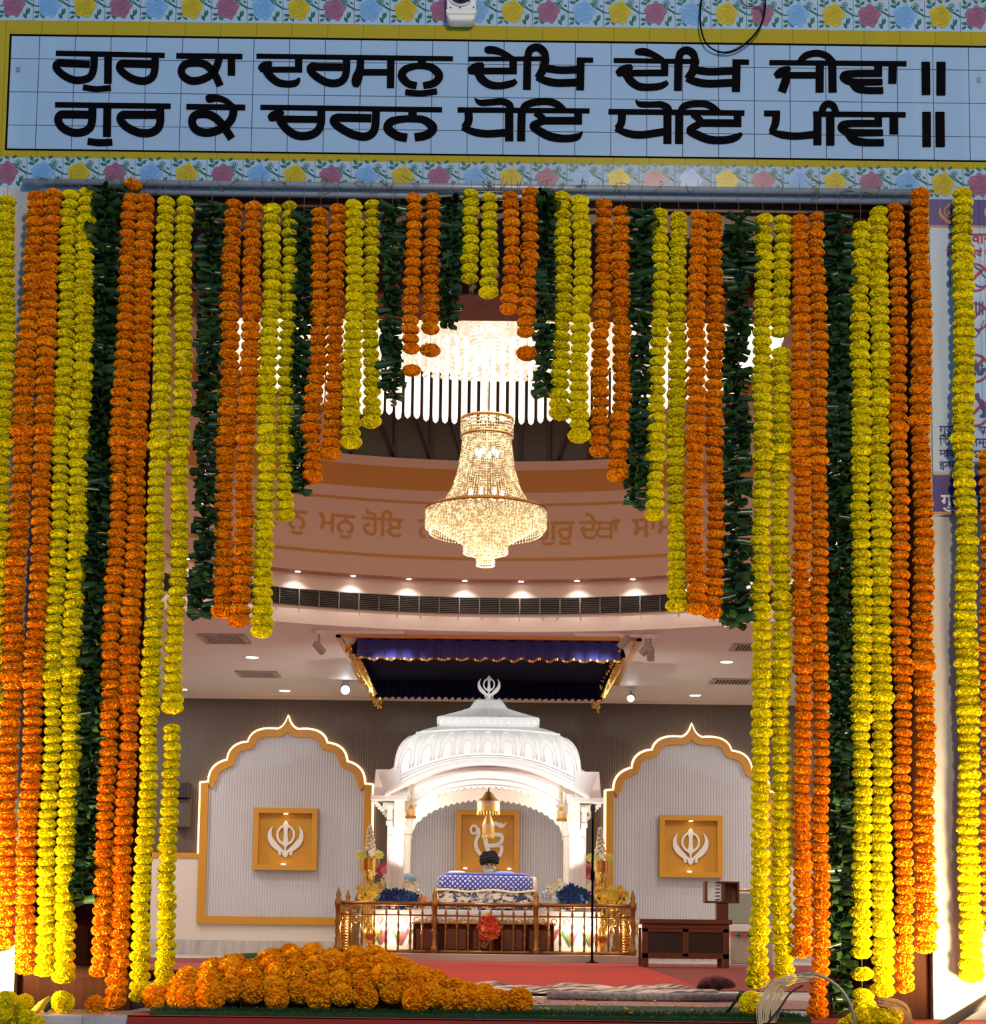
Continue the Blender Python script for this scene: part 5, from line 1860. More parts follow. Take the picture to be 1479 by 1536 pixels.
a, b = at(1395, 1552, 6.6), at(1500, 1487, 6.9)
tag(MB().tube([a, (a + b) / 2, b], .018, 12).build('wooden_pole', mat('pole_wood', (.20, .12, .06), .6), None, True), 'brown wooden pole slanting across the bottom right corner', 'pole')
# ------------------------------------------------------------------ white pavilion
YF_, YB_ = 23.2, 25.45
YC_ = (YF_ + YB_) / 2
pcx = at(729.5, 1300, YF_).x
PS = F / YF_
zp = lambda py, Y=YF_: at(730, py, Y).z
HA = 1.135
pav = thing('marble_pavilion', 'carved white marble pavilion with domed roof and scalloped arches over the dais', 'pavilion', (pcx, YC_, 0))
W_ = M['wmarble']
z_c0, z_c1 = zp(1203), zp(1195)
for sx in (-1, 1):
    for Yp in (YF_ + .12, YB_ - .12):
        c = Vector((pcx + sx * HA, Yp, 0))
        mb = MB()
        mb.box((c.x, c.y, .62), (.30, .30, .12))
        mb.box((c.x, c.y, .73), (.26, .26, .10))
        mb.box((c.x, c.y, 1.22), (.205, .205, .90))
        for k in (-1, 1):
            mb.box((c.x + k * .06, c.y - .105, 1.2), (.05, .02, .7))
            mb.box((c.x + k * .06, c.y + .105, 1.2), (.05, .02, .7))
        mb.box((c.x, c.y, 1.70), (.24, .24, .06))
        mb.box((c.x, c.y, 1.80), (.22, .22, .16))
        mb.box((c.x, c.y, 1.90), (.27, .27, .06))
        mb.build('pillar', W_, pav, bevel=.008)
        mb = MB()
        mb.box((c.x + sx * .08, c.y, (z_c0 + z_c1) / 2), (.46, .46, z_c1 - z_c0))
        mb.prism([(c.x + sx * .28, c.y - .2, z_c1), (c.x + sx * .255, c.y - .2, z_c1 + .32), (c.x - .05 * sx, c.y - .2, z_c1 + .32), (c.x - .05 * sx, c.y - .2, z_c1)], (0, .4, 0))
        for k in range(4):
            mb.box((c.x + sx * (.26 - k * .03), c.y, z_c0 - .02 - k * .03), (.06, .12, .04))
        mb.build('corner_block', W_, pav, bevel=.008)
ze0, ze1 = zp(1190), zp(1143)
zr = at(730, 1090, YC_ - .6).z
AE = 1.17


def zE(u):
    return ze0 + (ze1 - ze0) * (1 - abs(u) ** 2.1)


PROF = [(1.0, 0), (1.0, .10), (.992, .28), (.975, .45), (.95, .58), (.90, .70), (.82, .81), (.71, .91), (.60, .97), (.53, 1.0)]


def side_pt(side, u, s, off=0.0):
    a = AE * s + off
    if side == 0:
        return pcx + u * a, YC_ - a
    if side == 1:
        return pcx + a, YC_ + u * a
    if side == 2:
        return pcx - u * a, YC_ + a
    return pcx - a, YC_ - u * a


NU = 22
mb = MB()
for side in range(4):
    grid = []
    for s, h in PROF:
        row = []
        for i in range(NU + 1):
            u = -1 + 2 * i / NU
            x, yv = side_pt(side, u, s)
            z = zE(u) + (zr - zE(u)) * h
            row.append((x, yv, z))
        grid.append(row)
    vs = [p for r_ in grid for p in r_]
    n = NU + 1
    mb.add(vs, [(j * n + i, j * n + i + 1, (j + 1) * n + i + 1, (j + 1) * n + i) for j in range(len(PROF) - 1) for i in range(NU)])
roof_o = mb.build('roof', W_, pav, True)
# projecting eave moulding following the curve
mb = MB()
for side in range(4):
    A, B, C_ = [], [], []
    for i in range(NU + 1):
        u = -1 + 2 * i / NU
        x0, y0_ = side_pt(side, u, 1.0)
        x1, y1_ = side_pt(side, u, 1.0, .10)
        A.append((x0, y0_, zE(u) + .05))
        B.append((x1, y1_, zE(u) - .02))
        C_.append((x1, y1_, zE(u) - .055))
    D_ = [(a[0], a[1], c[2]) for a, c in zip(A, C_)]
    mb.strip(A, B)
    mb.strip(B, C_)
    mb.strip(C_, D_)
mb.build('eave', W_, pav, True)
# raised lotus arches on the roof faces
mb = MB()
for side in range(4):
    def on(u, h):
        for i in range(len(PROF) - 1):
            if PROF[i][1] <= h <= PROF[i + 1][1]:
                t = (h - PROF[i][1]) / (PROF[i + 1][1] - PROF[i][1])
                s = PROF[i][0] + (PROF[i + 1][0] - PROF[i][0]) * t
                break
        x, yv = side_pt(side, u, s, .006)
        return (x, yv, zE(u) + (zr - zE(u)) * h + .004)
    for k in range(9):
        u0 = -.88 + k * .22
        for sc in (1.0, .62):
            pts = []
            for j in range(17):
                t = j / 16
                du = (.085 * sc) * math.cos(PI * t) * (1 if abs(math.cos(PI * t)) > .3 else .9)
                hh = .22 + (.56 * sc) * math.sin(PI * t) ** .55
                pts.append(on(max(-.99, min(.99, u0 + du)), hh))
            mb.tube(pts, .011, 5)
    for h in (.12, .17, .86):
        mb.tube([on(-.98 + 1.96 * i / 30, h) for i in range(31)], .012, 5)
mb.build('lotus_carving', W_, roof_o, True)
# arch panels
ZA0, ZA1 = zp(1246), zp(1183)
for side in range(4):
    A, B = [], []
    nA = 120
    for i in range(nA + 1):
        u = -1 + 2 * i / nA
        if side % 2:
            u *= .93
        x, yv = side_pt(side, u, (HA + (.02 if side % 2 == 0 else .012)) / AE)
        q = u * (HA + .02) / 1.03
        zb_ = ZA0 + (ZA1 - ZA0) * math.sqrt(max(0, 1 - q * q)) + (.022 * (i % 4 in (1, 2)) if abs(u) < .86 else 0)
        A.append((x, yv, zE(u) - .0))
        B.append((x, yv, zb_ if abs(q) < 1 else ZA0))
    dvec = [(0, .13, 0), (-.13, 0, 0), (0, -.13, 0), (.13, 0, 0)][side]
    mb = MB()
    mb.strip(A, B, dvec)
    # raised mouldings that follow the arch
    for k, dz in enumerate((.06, .13)):
        pts = []
        for i in range(9, nA - 8, 3):
            a = B[i]
            f = Vector(dvec) * -.05
            pts.append((a[0] + f.x, a[1] + f.y, ZA0 + (ZA1 - ZA0) * math.sqrt(max(0, 1 - ((-1 + 2 * i / nA) * (HA + .02) / 1.03) ** 2)) + dz))
        mb.tube(pts, .014, 6)
    mb.build('scalloped_arch', W_, pav)
MB().b2((pcx - 1.0, YF_ + .2, ze1 - .14), (pcx + 1.0, YB_ - .2, ze1 - .12)).build('inner_canopy', M['navy'], pav)
# crowning tiled cap
mb = MB()
zt0, zt1, zt2 = zr - .02, at(730, 1076, YC_ - .6).z, at(730, 1053, YC_).z
hw0 = .645
prof = [(.60, zt0), (hw0 - .02, zt0 + .03), (hw0 + .01, zt1 - .03), (hw0, zt1), (.50, zt1 + .045), (.36, zt1 + .10), (.24, zt1 + .155), (.165, zt2), (.10, zt2 + .01)]
nfl = 14
rows = []
for r_, z in prof:
    row = []
    for side in range(4):
        for i in range(nfl * 2):
            u = -1 + i / nfl
            w = r_ * (1 + (.018 if i % 2 else -.012) * (1 if z > zt1 else .6))
            x, yv = [(u * r_, -w), (w, u * r_), (-u * r_, w), (-w, -u * r_)][side]
            row.append((pcx + x, YC_ + yv, z + (.012 if (i % 2 and z > zt1) else 0)))
    rows.append(row)
n = len(rows[0])
mb.add([p for r_ in rows for p in r_], [(j * n + i, j * n + (i + 1) % n, (j + 1) * n + (i + 1) % n, (j + 1) * n + i) for j in range(len(rows) - 1) for i in range(n)])
mb.add(rows[-1], [tuple(range(n))])
for i in range(15):
    for sg in (-1, 1):
        mb.box((pcx + (-.60 + i * 1.2 / 14), YC_ + sg * (hw0 - .005), zt1 - .075), (.045, .03, .05))
        mb.box((pcx + sg * (hw0 - .005), YC_ + (-.60 + i * 1.2 / 14), zt1 - .075), (.03, .045, .05))
cap_o = mb.build('crowning_cap', W_, pav)
mb = MB()
mb.lathe([(.09, zt2), (.05, zt2 + .03), (.03, zt2 + .06), (.02, zt2 + .12)], (pcx, YC_, 0), 14)
kz = at(732, 1031, YC_).z
khanda(mb, (at(733.5, 1031, YC_).x, YC_ - .02, kz), .155, depth=Vector((0, .04, 0)))
mb.build('finial', W_, cap_o)

# hanging gold parasols
def parasol(px, py0, py1, Y, wpx, lab, tiers):
    c = at(px, py0, Y)
    s = Y / F
    t = thing('hanging_parasol', lab, 'parasol', (c.x, Y, at(px, py1, Y).z), 'gold parasols hanging under the pavilion')
    top = c.z
    for k, (y0, y1, w0, w1) in enumerate(tiers):
        z0, z1 = at(px, y0, Y).z, at(px, y1, Y).z
        h = z0 - z1
        mb = MB().mat(0)
        mb.lathe([(.02, z0), (w0 * s * .55, z0 - h * .08), (w0 * s * .85, z0 - h * .25), (w1 * s, z0 - h * .5)], (c.x, Y, 0), 24, None, False)
        mb.mat(1).lathe([(w1 * s, z0 - h * .5), (w1 * s * 1.02, z0 - h * .62)], (c.x, Y, 0), 24, None, False)
        mb.mat(0).lathe([(w1 * s * 1.02, z0 - h * .62), (w1 * s, z1)], (c.x, Y, 0), 24, None, False)
        mb.build('shade', [M['paraGold'], M['paraBand']], t, True)
        f = MB()
        for i in range(22):
            a = 2 * PI * i / 22
            f.tube([(c.x + w1 * s * math.cos(a), Y + w1 * s * math.sin(a), z1), (c.x + w1 * s * math.cos(a), Y + w1 * s * math.sin(a), z1 - h * .18)], .008, 4)
        f.build('fringe', M['gilt'], t)
    MB().tube([(c.x, Y, at(px, py1, Y).z), (c.x, Y, ze1 - .13 if abs(px - 730) < 20 else zp(1180))], .010, 6).build('rod', M['gilt'], t, True)
    return t


M['paraGold'] = mat('parasol_gold', (.75, .50, .16), .35, .5)
M['paraBand'] = mat('parasol_band', (.62, .42, .50), .5, .1)
parasol(733, 1186, 1252, YC_, 16, 'largest gold parasol of two tiers hanging under the pavilion centre', ((1187, 1217, 10, 17), (1220, 1252, 7, 9)))
parasol(616.5, 1203, 1225, YF_ - .08, 8, 'small gold parasol hanging by the left pavilion pillar', ((1203, 1224, 5, 7.4),))
parasol(842.5, 1206, 1228, YF_ - .08, 8, 'small gold parasol hanging by the right pavilion pillar', ((1206, 1228, 5, 7.4),))
for px, py, lab in ((629, 1213, 'small bright lamp at the left haunch of the pavilion arch'), (828, 1218, 'small bright lamp at the right haunch of the pavilion arch')):
    tag(MB().ball(at(px, py, YB_ - .25), .035, 12, 8).build('lamp_bulb', M['lampc'], None, True), lab, 'lamp')

# ------------------------------------------------------------------ dais
dz = .62
dais = thing('dais', 'white marble dais draped in white cloth under the pavilion', 'dais', (pcx, YC_, 0))
MB().b2((pcx - 1.82, 22.75, 0), (pcx + 1.86, 26.1, .10)).build('plinth', mat('pink_marble', (.52, .40, .36), .3), dais, bevel=.01)
MB().b2((pcx - 1.42, 23.02, .10), (pcx + 1.42, 25.8, dz)).build('platform', M['wmarble'], dais, bevel=.01)
mb = MB()
mb.b2((pcx - 1.44, 23.0, dz - .055), (pcx + 1.44, 25.8, dz + .012))
mb.build('cloth_cover', M['whitecloth'], dais, bevel=.01)
inl = MB()
for sg in (-1, 1):
    for k in range(3):
        cx_ = pcx + sg * (1.28 - k * .24)
        for j, (dx, a) in enumerate(((-.05, .5), (.05, -.5), (0, 0), (-.06, -.7), (.06, .7))):
            inl.mat(j % 3)
            pts = [(cx_ + dx * .2, .20, .004), (cx_ + dx + .04 * math.sin(a), .30 + .02 * j, .035), (cx_ + dx * 1.2 + .06 * math.sin(a), .38 + .02 * (j % 3), .006)]
            L, Rr = ribbon(crom(pts, 5))
            inl.strip([(q[0], 23.012, q[1]) for q in L], [(q[0], 23.012, q[1]) for q in Rr], (0, .01, 0))
inl.build('inlay', [mat('inlay_green', (.10, .22, .06), .4), mat('inlay_pink', (.45, .10, .16), .4), mat('inlay_brown', (.20, .10, .06), .4)], dais)
for sg, lab in ((-1, 'ribbed gilt column at the left end of the railing'), (1, 'ribbed gilt column at the right end of the railing')):
    cxp = at(517 if sg < 0 else 938, 1395, 23.05).x
    mb = MB()
    prof = []
    for i in range(60):
        z = .10 + .50 * i / 59
        prof.append((.062 + .018 * math.sin(i * 1.55), z))
    mb.lathe(prof, (cxp, 23.08, 0), 20)
    tag(mb.build('gilt_post', M['gilt'], None, True), lab, 'post')
    for dx_ in (.13, .46, .66):
        lamp('POINT', 'dais_lamp', (cxp - sg * dx_, 22.93, .42), 5, (1, .84, .6), None, .03)
# wooden offering box
ob_ = thing('offering_box', 'long dark wooden offering box standing before the dais behind brass railing', 'box', (pcx, 22.98, .1))
xa, xb = at(620, 1400, 22.95).x, at(831, 1400, 22.95).x
zt_ = at(725, 1387, 22.95).z
mb = MB().b2((xa, 22.92, .10), (xb, 23.0, zt_))
mb.build('body', M['wood'], ob_, bevel=.008)
MB().b2((xa - .02, 22.90, zt_), (xb + .02, 23.01, zt_ + .022)).build('lid', M['brassdull'], ob_, bevel=.004)
mb = MB()
for i in range(5):
    x = xa + (xb - xa) * (i + .5) / 5
    mb.b2((x - .13, 22.912, .15), (x + .13, 22.925, zt_ - .06))
mb.build('carved_panel', M['redwood'], ob_, bevel=.006)
ems = MB()
khanda(ems, (pcx - .02, 22.905, .24), .07, depth=Vector((0, .008, 0)))
ems.build('brass_emblem', M['brass'], ob_)

# manji with cloths
manji = thing('draped_bedstead', 'low bedstead heaped with royal blue spotted cloth on the dais', 'bedstead', (at(728, 1350, 23.9).x, 24.1, dz))
ym = 23.75
xa, xb = at(651, 1348, ym).x, at(806, 1348, ym).x
z0, z1 = dz + .015, at(728, 1337, ym).z
mb = MB()
for x in (xa + .04, xb - .04):
    for yv in (ym + .05, ym + .85):
        mb.lathe([(.02, z0), (.035, z0 + .04), (.022, z0 + .12), (.035, z1)], (x, yv, 0), 12)
mb.build('leg', M['brass'], manji, True)


def pillowish(x0, x1, y0, y1, z0, z1, e=.35, sag=0.0, n=18):
    """rounded soft block"""
    mb = MB()
    cx_, cy_, cz_ = (x0 + x1) / 2, (y0 + y1) / 2, (z0 + z1) / 2
    sp = lambda v, e: math.copysign(abs(v) ** e, v)
    vs, fs = [], []
    m = n
    k2 = n * 2
    for i in range(m + 1):
        th = -PI / 2 + PI * i / m
        for k in range(k2):
            a = 2 * PI * k / k2
            vs.append((cx_ + (x1 - x0) / 2 * sp(math.cos(th), e) * sp(math.cos(a), e), cy_ + (y1 - y0) / 2 * sp(math.cos(th), e) * sp(math.sin(a), e),
                       cz_ + (z1 - z0) / 2 * sp(math.sin(th), e) + sag * math.cos(a * 3) * math.cos(th)))
    for i in range(m):
        for k in range(k2):
            fs.append((i * k2 + k, i * k2 + (k + 1) % k2, (i + 1) * k2 + (k + 1) % k2, (i + 1) * k2 + k))
    return mb.add(vs, fs)


m_print = mat('printed_cloth', (.62, .55, .42), .85, vary=(16, (.03, .035, .10), .05, (1, 1, 1.4)))
pillowish(xa, xb, ym, ym + .95, z0 + .02, z1 + .01, .25).build('printed_cover', m_print, manji, True)
mb = MB()
hem = []
for i in range(41):
    t = i / 40
    hem.append((xa + (xb - xa) * t, ym - .015, z1 + .006 + .012 * math.sin(t * 14)))
mb.tube(hem, .014, 6)
mb.build('cream_hem', mat('cream_hem', (.80, .66, .40), .7), manji, True)
m_blue = mat('blue_spotted_cloth', (.030, .045, .30), .7, sheen=.4)
nt = m_blue.node_tree
tc = nt.nodes.new('ShaderNodeTexCoord')
mp = nt.nodes.new('ShaderNodeMapping')
mp.inputs['Rotation'].default_value = (PI / 2, 0, PI / 4)
vo = nt.nodes.new('ShaderNodeTexVoronoi')
vo.voronoi_dimensions = '2D'
vo.inputs['Scale'].default_value = 22
vo.inputs['Randomness'].default_value = 0
rp = nt.nodes.new('ShaderNodeValToRGB')
rp.color_ramp.elements[0].position = .26
rp.color_ramp.elements[0].color = (.55, .56, .70, 1)
rp.color_ramp.elements[1].position = .34
rp.color_ramp.elements[1].color = (.030, .045, .30, 1)
nt.links.new(tc.outputs['Object'], mp.inputs['Vector'])
nt.links.new(mp.outputs['Vector'], vo.inputs['Vector'])
nt.links.new(vo.outputs['Distance'], rp.inputs['Fac'])
nt.links.new(rp.outputs['Color'], nt.nodes['Principled BSDF'].inputs['Base Color'])
x0, x1 = at(655, 1330, ym).x, at(802, 1330, ym).x
zt_ = at(728, 1309, ym + .2).z
pillowish(x0, x1, ym + .02, ym + .78, z1 - .01, zt_ - .035, .28).build('blue_cloth', m_blue, manji, True)
pillowish(x0 + .05, x1 - .06, ym + .06, ym + .80, zt_ - .10, zt_, .4).build('cloth_fold', mat('royal_blue_cloth', (.035, .05, .36), .7, sheen=.4), manji, True)
mb = MB()
for i in range(16):
    x = R.uniform(x0 + .05, x1 - .05)
    mb.ball((x, ym + .02, R.uniform(z1 + .03, zt_ - .06)), .009, 6, 4)
mb.build('sequin', M['silver'], manji)
pillowish(at(796, 1322, ym).x, at(806, 1322, ym).x, ym + .1, ym + .7, z1 + .0, z1 + .20, .5).build('cream_bolster', mat('cream_cloth', (.75, .62, .45), .8), manji, True)
for a, b, lab in ((672, 698, 'white cloth fold on blue bedstead cloth, left of person'), (742, 772, 'pale blue cloth fold on blue bedstead cloth, right of person')):
    tag(pillowish(at(a, 1307, 24.2).x, at(b, 1307, 24.2).x, 24.1, 24.5, at(700, 1311, 24.2).z - .02, at(700, 1306, 24.2).z, .6).build('cloth_fold', mat('fold_' + str(a), (.72, .72, .78) if a < 700 else (.22, .32, .62), .8), None, True), lab, 'cloth')

# ------------------------------------------------------------------ seated person behind the book stand
def skin_mesh(nodes, edges, sub=2):
    """continuous surface grown around a skeleton; nodes: (x, y, z, rx, ry)"""
    me = bpy.data.meshes.new('skeleton')
    me.from_pydata([n[:3] for n in nodes], edges, [])
    o = bpy.data.objects.new('skeleton', me)
    COL.objects.link(o)
    m = o.modifiers.new('skin', 'SKIN')
    m.use_smooth_shade = True
    for i, n in enumerate(nodes):
        v = me.skin_vertices[0].data[i]
        v.radius = (n[3], n[4] if len(n) > 4 else n[3])
        v.use_root = i == 0
    s = o.modifiers.new('sub', 'SUBSURF')
    s.levels = s.render_levels = sub
    dg = bpy.context.evaluated_depsgraph_get()
    dg.update()
    ev = bpy.data.meshes.new_from_object(o.evaluated_get(dg))
    mb = MB().add([tuple(v.co) for v in ev.vertices], [tuple(p.vertices) for p in ev.polygons])
    bpy.data.objects.remove(o)
    bpy.data.meshes.remove(me)
    bpy.data.meshes.remove(ev)
    return mb


Yp = 24.95
hp = at(734, 1299, Yp)
per = thing('person', 'person in black turban and slate coat with grey beard seated reading behind blue cloth', 'person', (hp.x, Yp, dz))
hx, hy, hz = hp.x, Yp, hp.z           # centre of the face
sh = hz - .20                          # shoulder height
nodes = [(hx, hy + .12, dz + .14, .15, .13), (hx, hy + .10, dz + .32, .15, .12), (hx, hy + .06, sh - .06, .17, .12), (hx, hy + .05, sh + .04, .075), (hx, hy + .03, hz - .10, .06), (hx, hy + .005, hz + .0, .088, .10), (hx, hy + .01, hz + .07, .085, .095)]
edges = [(i, i + 1) for i in range(6)]


def limb(start, pts):
    k = start
    for p in pts:
        nodes.append(p)
        edges.append((k, len(nodes) - 1))
        k = len(nodes) - 1
    return k


# arms: left resting on the book, right raised slightly
la = limb(2, [(hx - .18, hy + .04, sh - .03, .062), (hx - .27, hy - .04, sh - .20, .048), (hx - .24, hy - .24, sh - .20, .038), (hx - .17, hy - .38, sh - .13, .030), (hx - .15, hy - .44, sh - .11, .028, .018)])
ra = limb(2, [(hx + .18, hy + .04, sh - .03, .062), (hx + .26, hy - .05, sh - .18, .048), (hx + .22, hy - .26, sh - .08, .038), (hx + .13, hy - .36, sh + .02, .030), (hx + .105, hy - .40, sh + .06, .028, .018)])
for k, base, up in ((la, nodes[la], 0), (ra, nodes[ra], 1)):
    for j, ln_ in enumerate((.062, .072, .068, .055)):
        dx = (j - 1.5) * .018
        b = base
        if up:
            limb(k, [(b[0] + dx, b[1] - .015, b[2] + .03, .009), (b[0] + dx * 1.3, b[1] - .03, b[2] + .03 + ln_ * .5, .008), (b[0] + dx * 1.35, b[1] - .055, b[2] + .03 + ln_ * .85, .007)])
        else:
            limb(k, [(b[0] + dx, b[1] - .03, b[2] + .005, .009), (b[0] + dx * 1.3, b[1] - .03 - ln_ * .5, b[2] + .005, .008), (b[0] + dx * 1.35, b[1] - .03 - ln_ * .85, b[2] - .012, .007)])
    sd = 1 if not up else -1
    limb(k, [(base[0] + sd * .032, base[1] - .01, base[2] + .012, .010), (base[0] + sd * .048, base[1] - .035, base[2] + .026, .008)])
# crossed legs
limb(0, [(hx - .18, hy - .0, dz + .13, .095), (hx - .36, hy - .18, dz + .11, .075), (hx - .12, hy - .27, dz + .07, .055), (hx + .06, hy - .28, dz + .06, .042)])
limb(0, [(hx + .18, hy - .0, dz + .13, .095), (hx + .36, hy - .16, dz + .11, .075), (hx + .12, hy - .20, dz + .07, .055), (hx - .06, hy - .22, dz + .06, .042)])
body = skin_mesh(nodes, edges, 2)
# nose and ears
body.ball((hx + .004, hy - .098, hz + .005), (.014, .022, .026), 8, 6)
for sg in (-1, 1):
    body.ball((hx + sg * .088, hy + .01, hz + .0), (.012, .022, .032), 8, 6)
body.build('body', M['skin'], per, True)
mb = MB()
for sg in (-1, 1):
    mb.ball((hx + sg * .034, hy - .088, hz + .022), (.014, .010, .008), 8, 6)
mb.build('eyes', M['black'], per, True)
cn = [(hx, hy + .12, dz + .14, .18, .16), (hx, hy + .10, dz + .32, .18, .15), (hx, hy + .06, sh - .06, .20, .15), (hx, hy + .055, sh + .02, .10)]
ce = [(0, 1), (1, 2), (2, 3)]
for sg, pts in ((-1, [(hx - .18, hy + .04, sh - .03, .082), (hx - .27, hy - .04, sh - .20, .068), (hx - .24, hy - .24, sh - .20, .056), (hx - .19, hy - .34, sh - .15, .05)]),
                (1, [(hx + .18, hy + .04, sh - .03, .082), (hx + .26, hy - .05, sh - .18, .068), (hx + .22, hy - .26, sh - .08, .056), (hx + .15, hy - .34, sh + .0, .05)])):
    k = 2
    for p in pts:
        cn.append(p)
        ce.append((k, len(cn) - 1))
        k = len(cn) - 1
skin_mesh(cn, ce, 2).build('coat', M['cloth_dark'], per, True)
mb = MB()
mb.ball((hx + .0, hy + .02, hz + .10), (.116, .125, .095), 22, 14)
for j in range(7):
    sg = -1 if j % 2 else 1
    z = hz + .072 + j * .017
    r = .118 - .010 * max(0, j - 3) - .004 * abs(j - 2)
    ring = []
    for i in range(25):
        a = 2 * PI * i / 24
        ring.append((hx + r * math.cos(a), hy + .02 + (r + .012) * math.sin(a), z + sg * .022 * math.cos(a) + (.030 if math.sin(a) < 0 else -.01) * abs(math.sin(a)) - .02))
    mb.tube(ring, .019, 8, False)
mb.build('turban', M['turban'], per, True)
mb = MB()
mb.ball((hx, hy - .055, hz - .085), (.070, .055, .070), 16, 10)
mb.ball((hx, hy - .075, hz - .025), (.045, .032, .018), 12, 6)
for sg in (-1, 1):
    mb.ball((hx + sg * .062, hy - .03, hz - .045), (.030, .05, .055), 12, 8)
mb.build('beard', M['beard'], per, True)

# ------------------------------------------------------------------ brass railing
YR = 22.86
rail = thing('brass_railing', 'ornate brass railing with turned balusters around the front of the dais', 'railing', (pcx, YR, .1))
zt_, zm, zb_ = at(728, 1357, YR).z, at(728, 1374, YR).z, at(728, 1428, YR).z
posts = [507, 651.5, 804, 949]
PX_ = [at(p, 1390, YR).x for p in posts]


def post(mb, x, yv, ztop):
    pr = [(.040, .10), (.052, .12), (.052, .17), (.030, .20), (.040, .26), (.026, .30), (.040, .36), (.028, .40), (.044, .46), (.030, .52), (.036, ztop - .06), (.048, ztop - .03), (.048, ztop + .03), (.026, ztop + .06), (.034, ztop + .10), (.020, ztop + .14), (.012, ztop + .17), (.002, ztop + .20)]
    mb.lathe(pr, (x, yv, 0), 14)


def baluster(mb, x, yv):
    h = zt_ - zb_
    pr = [(.010, zb_), (.016, zb_ + .02), (.011, zb_ + h * .10), (.021, zb_ + h * .20), (.013, zb_ + h * .30), (.022, zb_ + h * .38), (.010, zb_ + h * .46), (.020, zb_ + h * .54), (.010, zb_ + h * .62), (.010, zb_ + h * .74), (.017, zb_ + h * .80), (.010, zb_ + h * .86), (.010, zt_)]
    mb.lathe(pr, (x, yv, 0), 10)


ends = [(PX_[0], YR), (PX_[1], YR), (PX_[2], YR), (PX_[3], YR)]
yb_ = 25.6
ends2 = [(PX_[0] + .03, yb_), (PX_[3] - .03, yb_)]
for x, yv in ends + ends2 + [(PX_[0] + .015, 24.2), (PX_[3] - .015, 24.2)]:
    mb = MB()
    post(mb, x, yv, zt_)
    mb.build('post', M['brassdull'], rail, True)
spans = [(ends[0], ends[1], 7), (ends[1], ends[2], 8), (ends[2], ends[3], 7), (ends[0], ends2[0], 14), (ends[3], ends2[1], 14)]
for p, q, nb in spans:
    for z, r_, nm in ((zt_, .026, 'top_rail'), (zm, .011, 'middle_rail'), (zb_, .020, 'bottom_rail')):
        mb = MB()
        mb.tube([(p[0], p[1], z), ((p[0] + q[0]) / 2, (p[1] + q[1]) / 2, z), (q[0], q[1], z)], r_, 8)
        mb.build(nm, M['brassdull'], rail, True)
    for i in range(nb):
        t = (i + 1) / (nb + 1)
        mb = MB()
        baluster(mb, p[0] + (q[0] - p[0]) * t, p[1] + (q[1] - p[1]) * t)
        mb.build('baluster', M['brassdull'], rail, True)
    if p[1] == q[1]:
        for i in range(nb + 1):
            mb = MB()
            x = p[0] + (q[0] - p[0]) * (i + .5) / (nb + 1)
            ring = [(x + .030 * math.cos(a), p[1], zm - .06 + .035 * math.sin(a)) for a in [2 * PI * k / 12 for k in range(13)]]
            mb.tube(ring, .006, 5, False)
            mb.build('scroll', M['brass'], rail, True)

# ------------------------------------------------------------------ vases, flowers, ornaments
def vase(px, ptop, pbot, Y, lab, wtop):
    c = at(px, pbot, Y)
    zt2_, zb2_ = at(px, ptop, Y).z, c.z
    s = Y / F
    h = zt2_ - zb2_
    t = thing('gold_vase', lab, 'vase', (c.x, Y, zb2_), 'tall gold vases beside the pavilion')
    w = wtop * s
    MB().lathe([(w * .62, zb2_), (w * .60, zb2_ + h * .05), (w * .52, zb2_ + h * .15), (w * .52, zb2_ + h * .44), (w * .60, zb2_ + h * .48), (w * .80, zb2_ + h * .54), (w * .96, zb2_ + h * .64), (w, zb2_ + h * .98), (w * 1.04, zb2_ + h), (w * .9, zb2_ + h), (w * .85, zb2_ + h * .7)], (c.x, Y, 0), 28).build('bowl', M['gilt'], t, True)
    mb = MB()
    zs = zt2_
    for i in range(46):
        t_ = i / 45
        a = i * 2.4
        r = (.055 + .012 * math.sin(i)) * (1 - t_ * .72)
        mb.ball((c.x + r * math.cos(a), Y + r * math.sin(a), zs + .06 + t_ * .36), (.026 * (1.15 - t_ * .5),) * 3, 7, 5)
    mb.build('cream_blossom_spire', mat('spire_cream', (.58, .50, .38), .8), t, True)
    for k in range(9):
        a = 2 * PI * k / 9
        q = Vector((c.x + w * 1.05 * math.cos(a), Y + w * 1.05 * math.sin(a), zs + .04 + .02 * math.sin(k * 2)))
        blossom(t, q, .055, ('bl_lime', 'bl_white', 'bl_lemon')[k % 3])
    mb = MB()
    for k in range(14):
        a = k * 2.4
        leafq(mb, Vector((c.x, Y, zs + .03)), a, .5, .12, .03)
    mb.build('foliage', M['foliage'], t, True)
    return t


def leafq(mb, p, a, el, L, w):
    d = Vector((math.cos(a) * math.cos(el), math.sin(a) * math.cos(el), math.sin(el)))
    sd = d.cross(Vector((0, 0, 1))).normalized()
    A, B = [], []
    for i in range(6):
        t = i / 5
        ww = w * math.sin(PI * min(.06 + t * .94, 1)) * .5
        q = p + d * L * t + Vector((0, 0, -.25 * L * t * t))
        A.append(q + sd * ww)
        B.append(q - sd * ww + Vector((0, 0, .004)))
    mb.strip(A, B)


BLM = {}


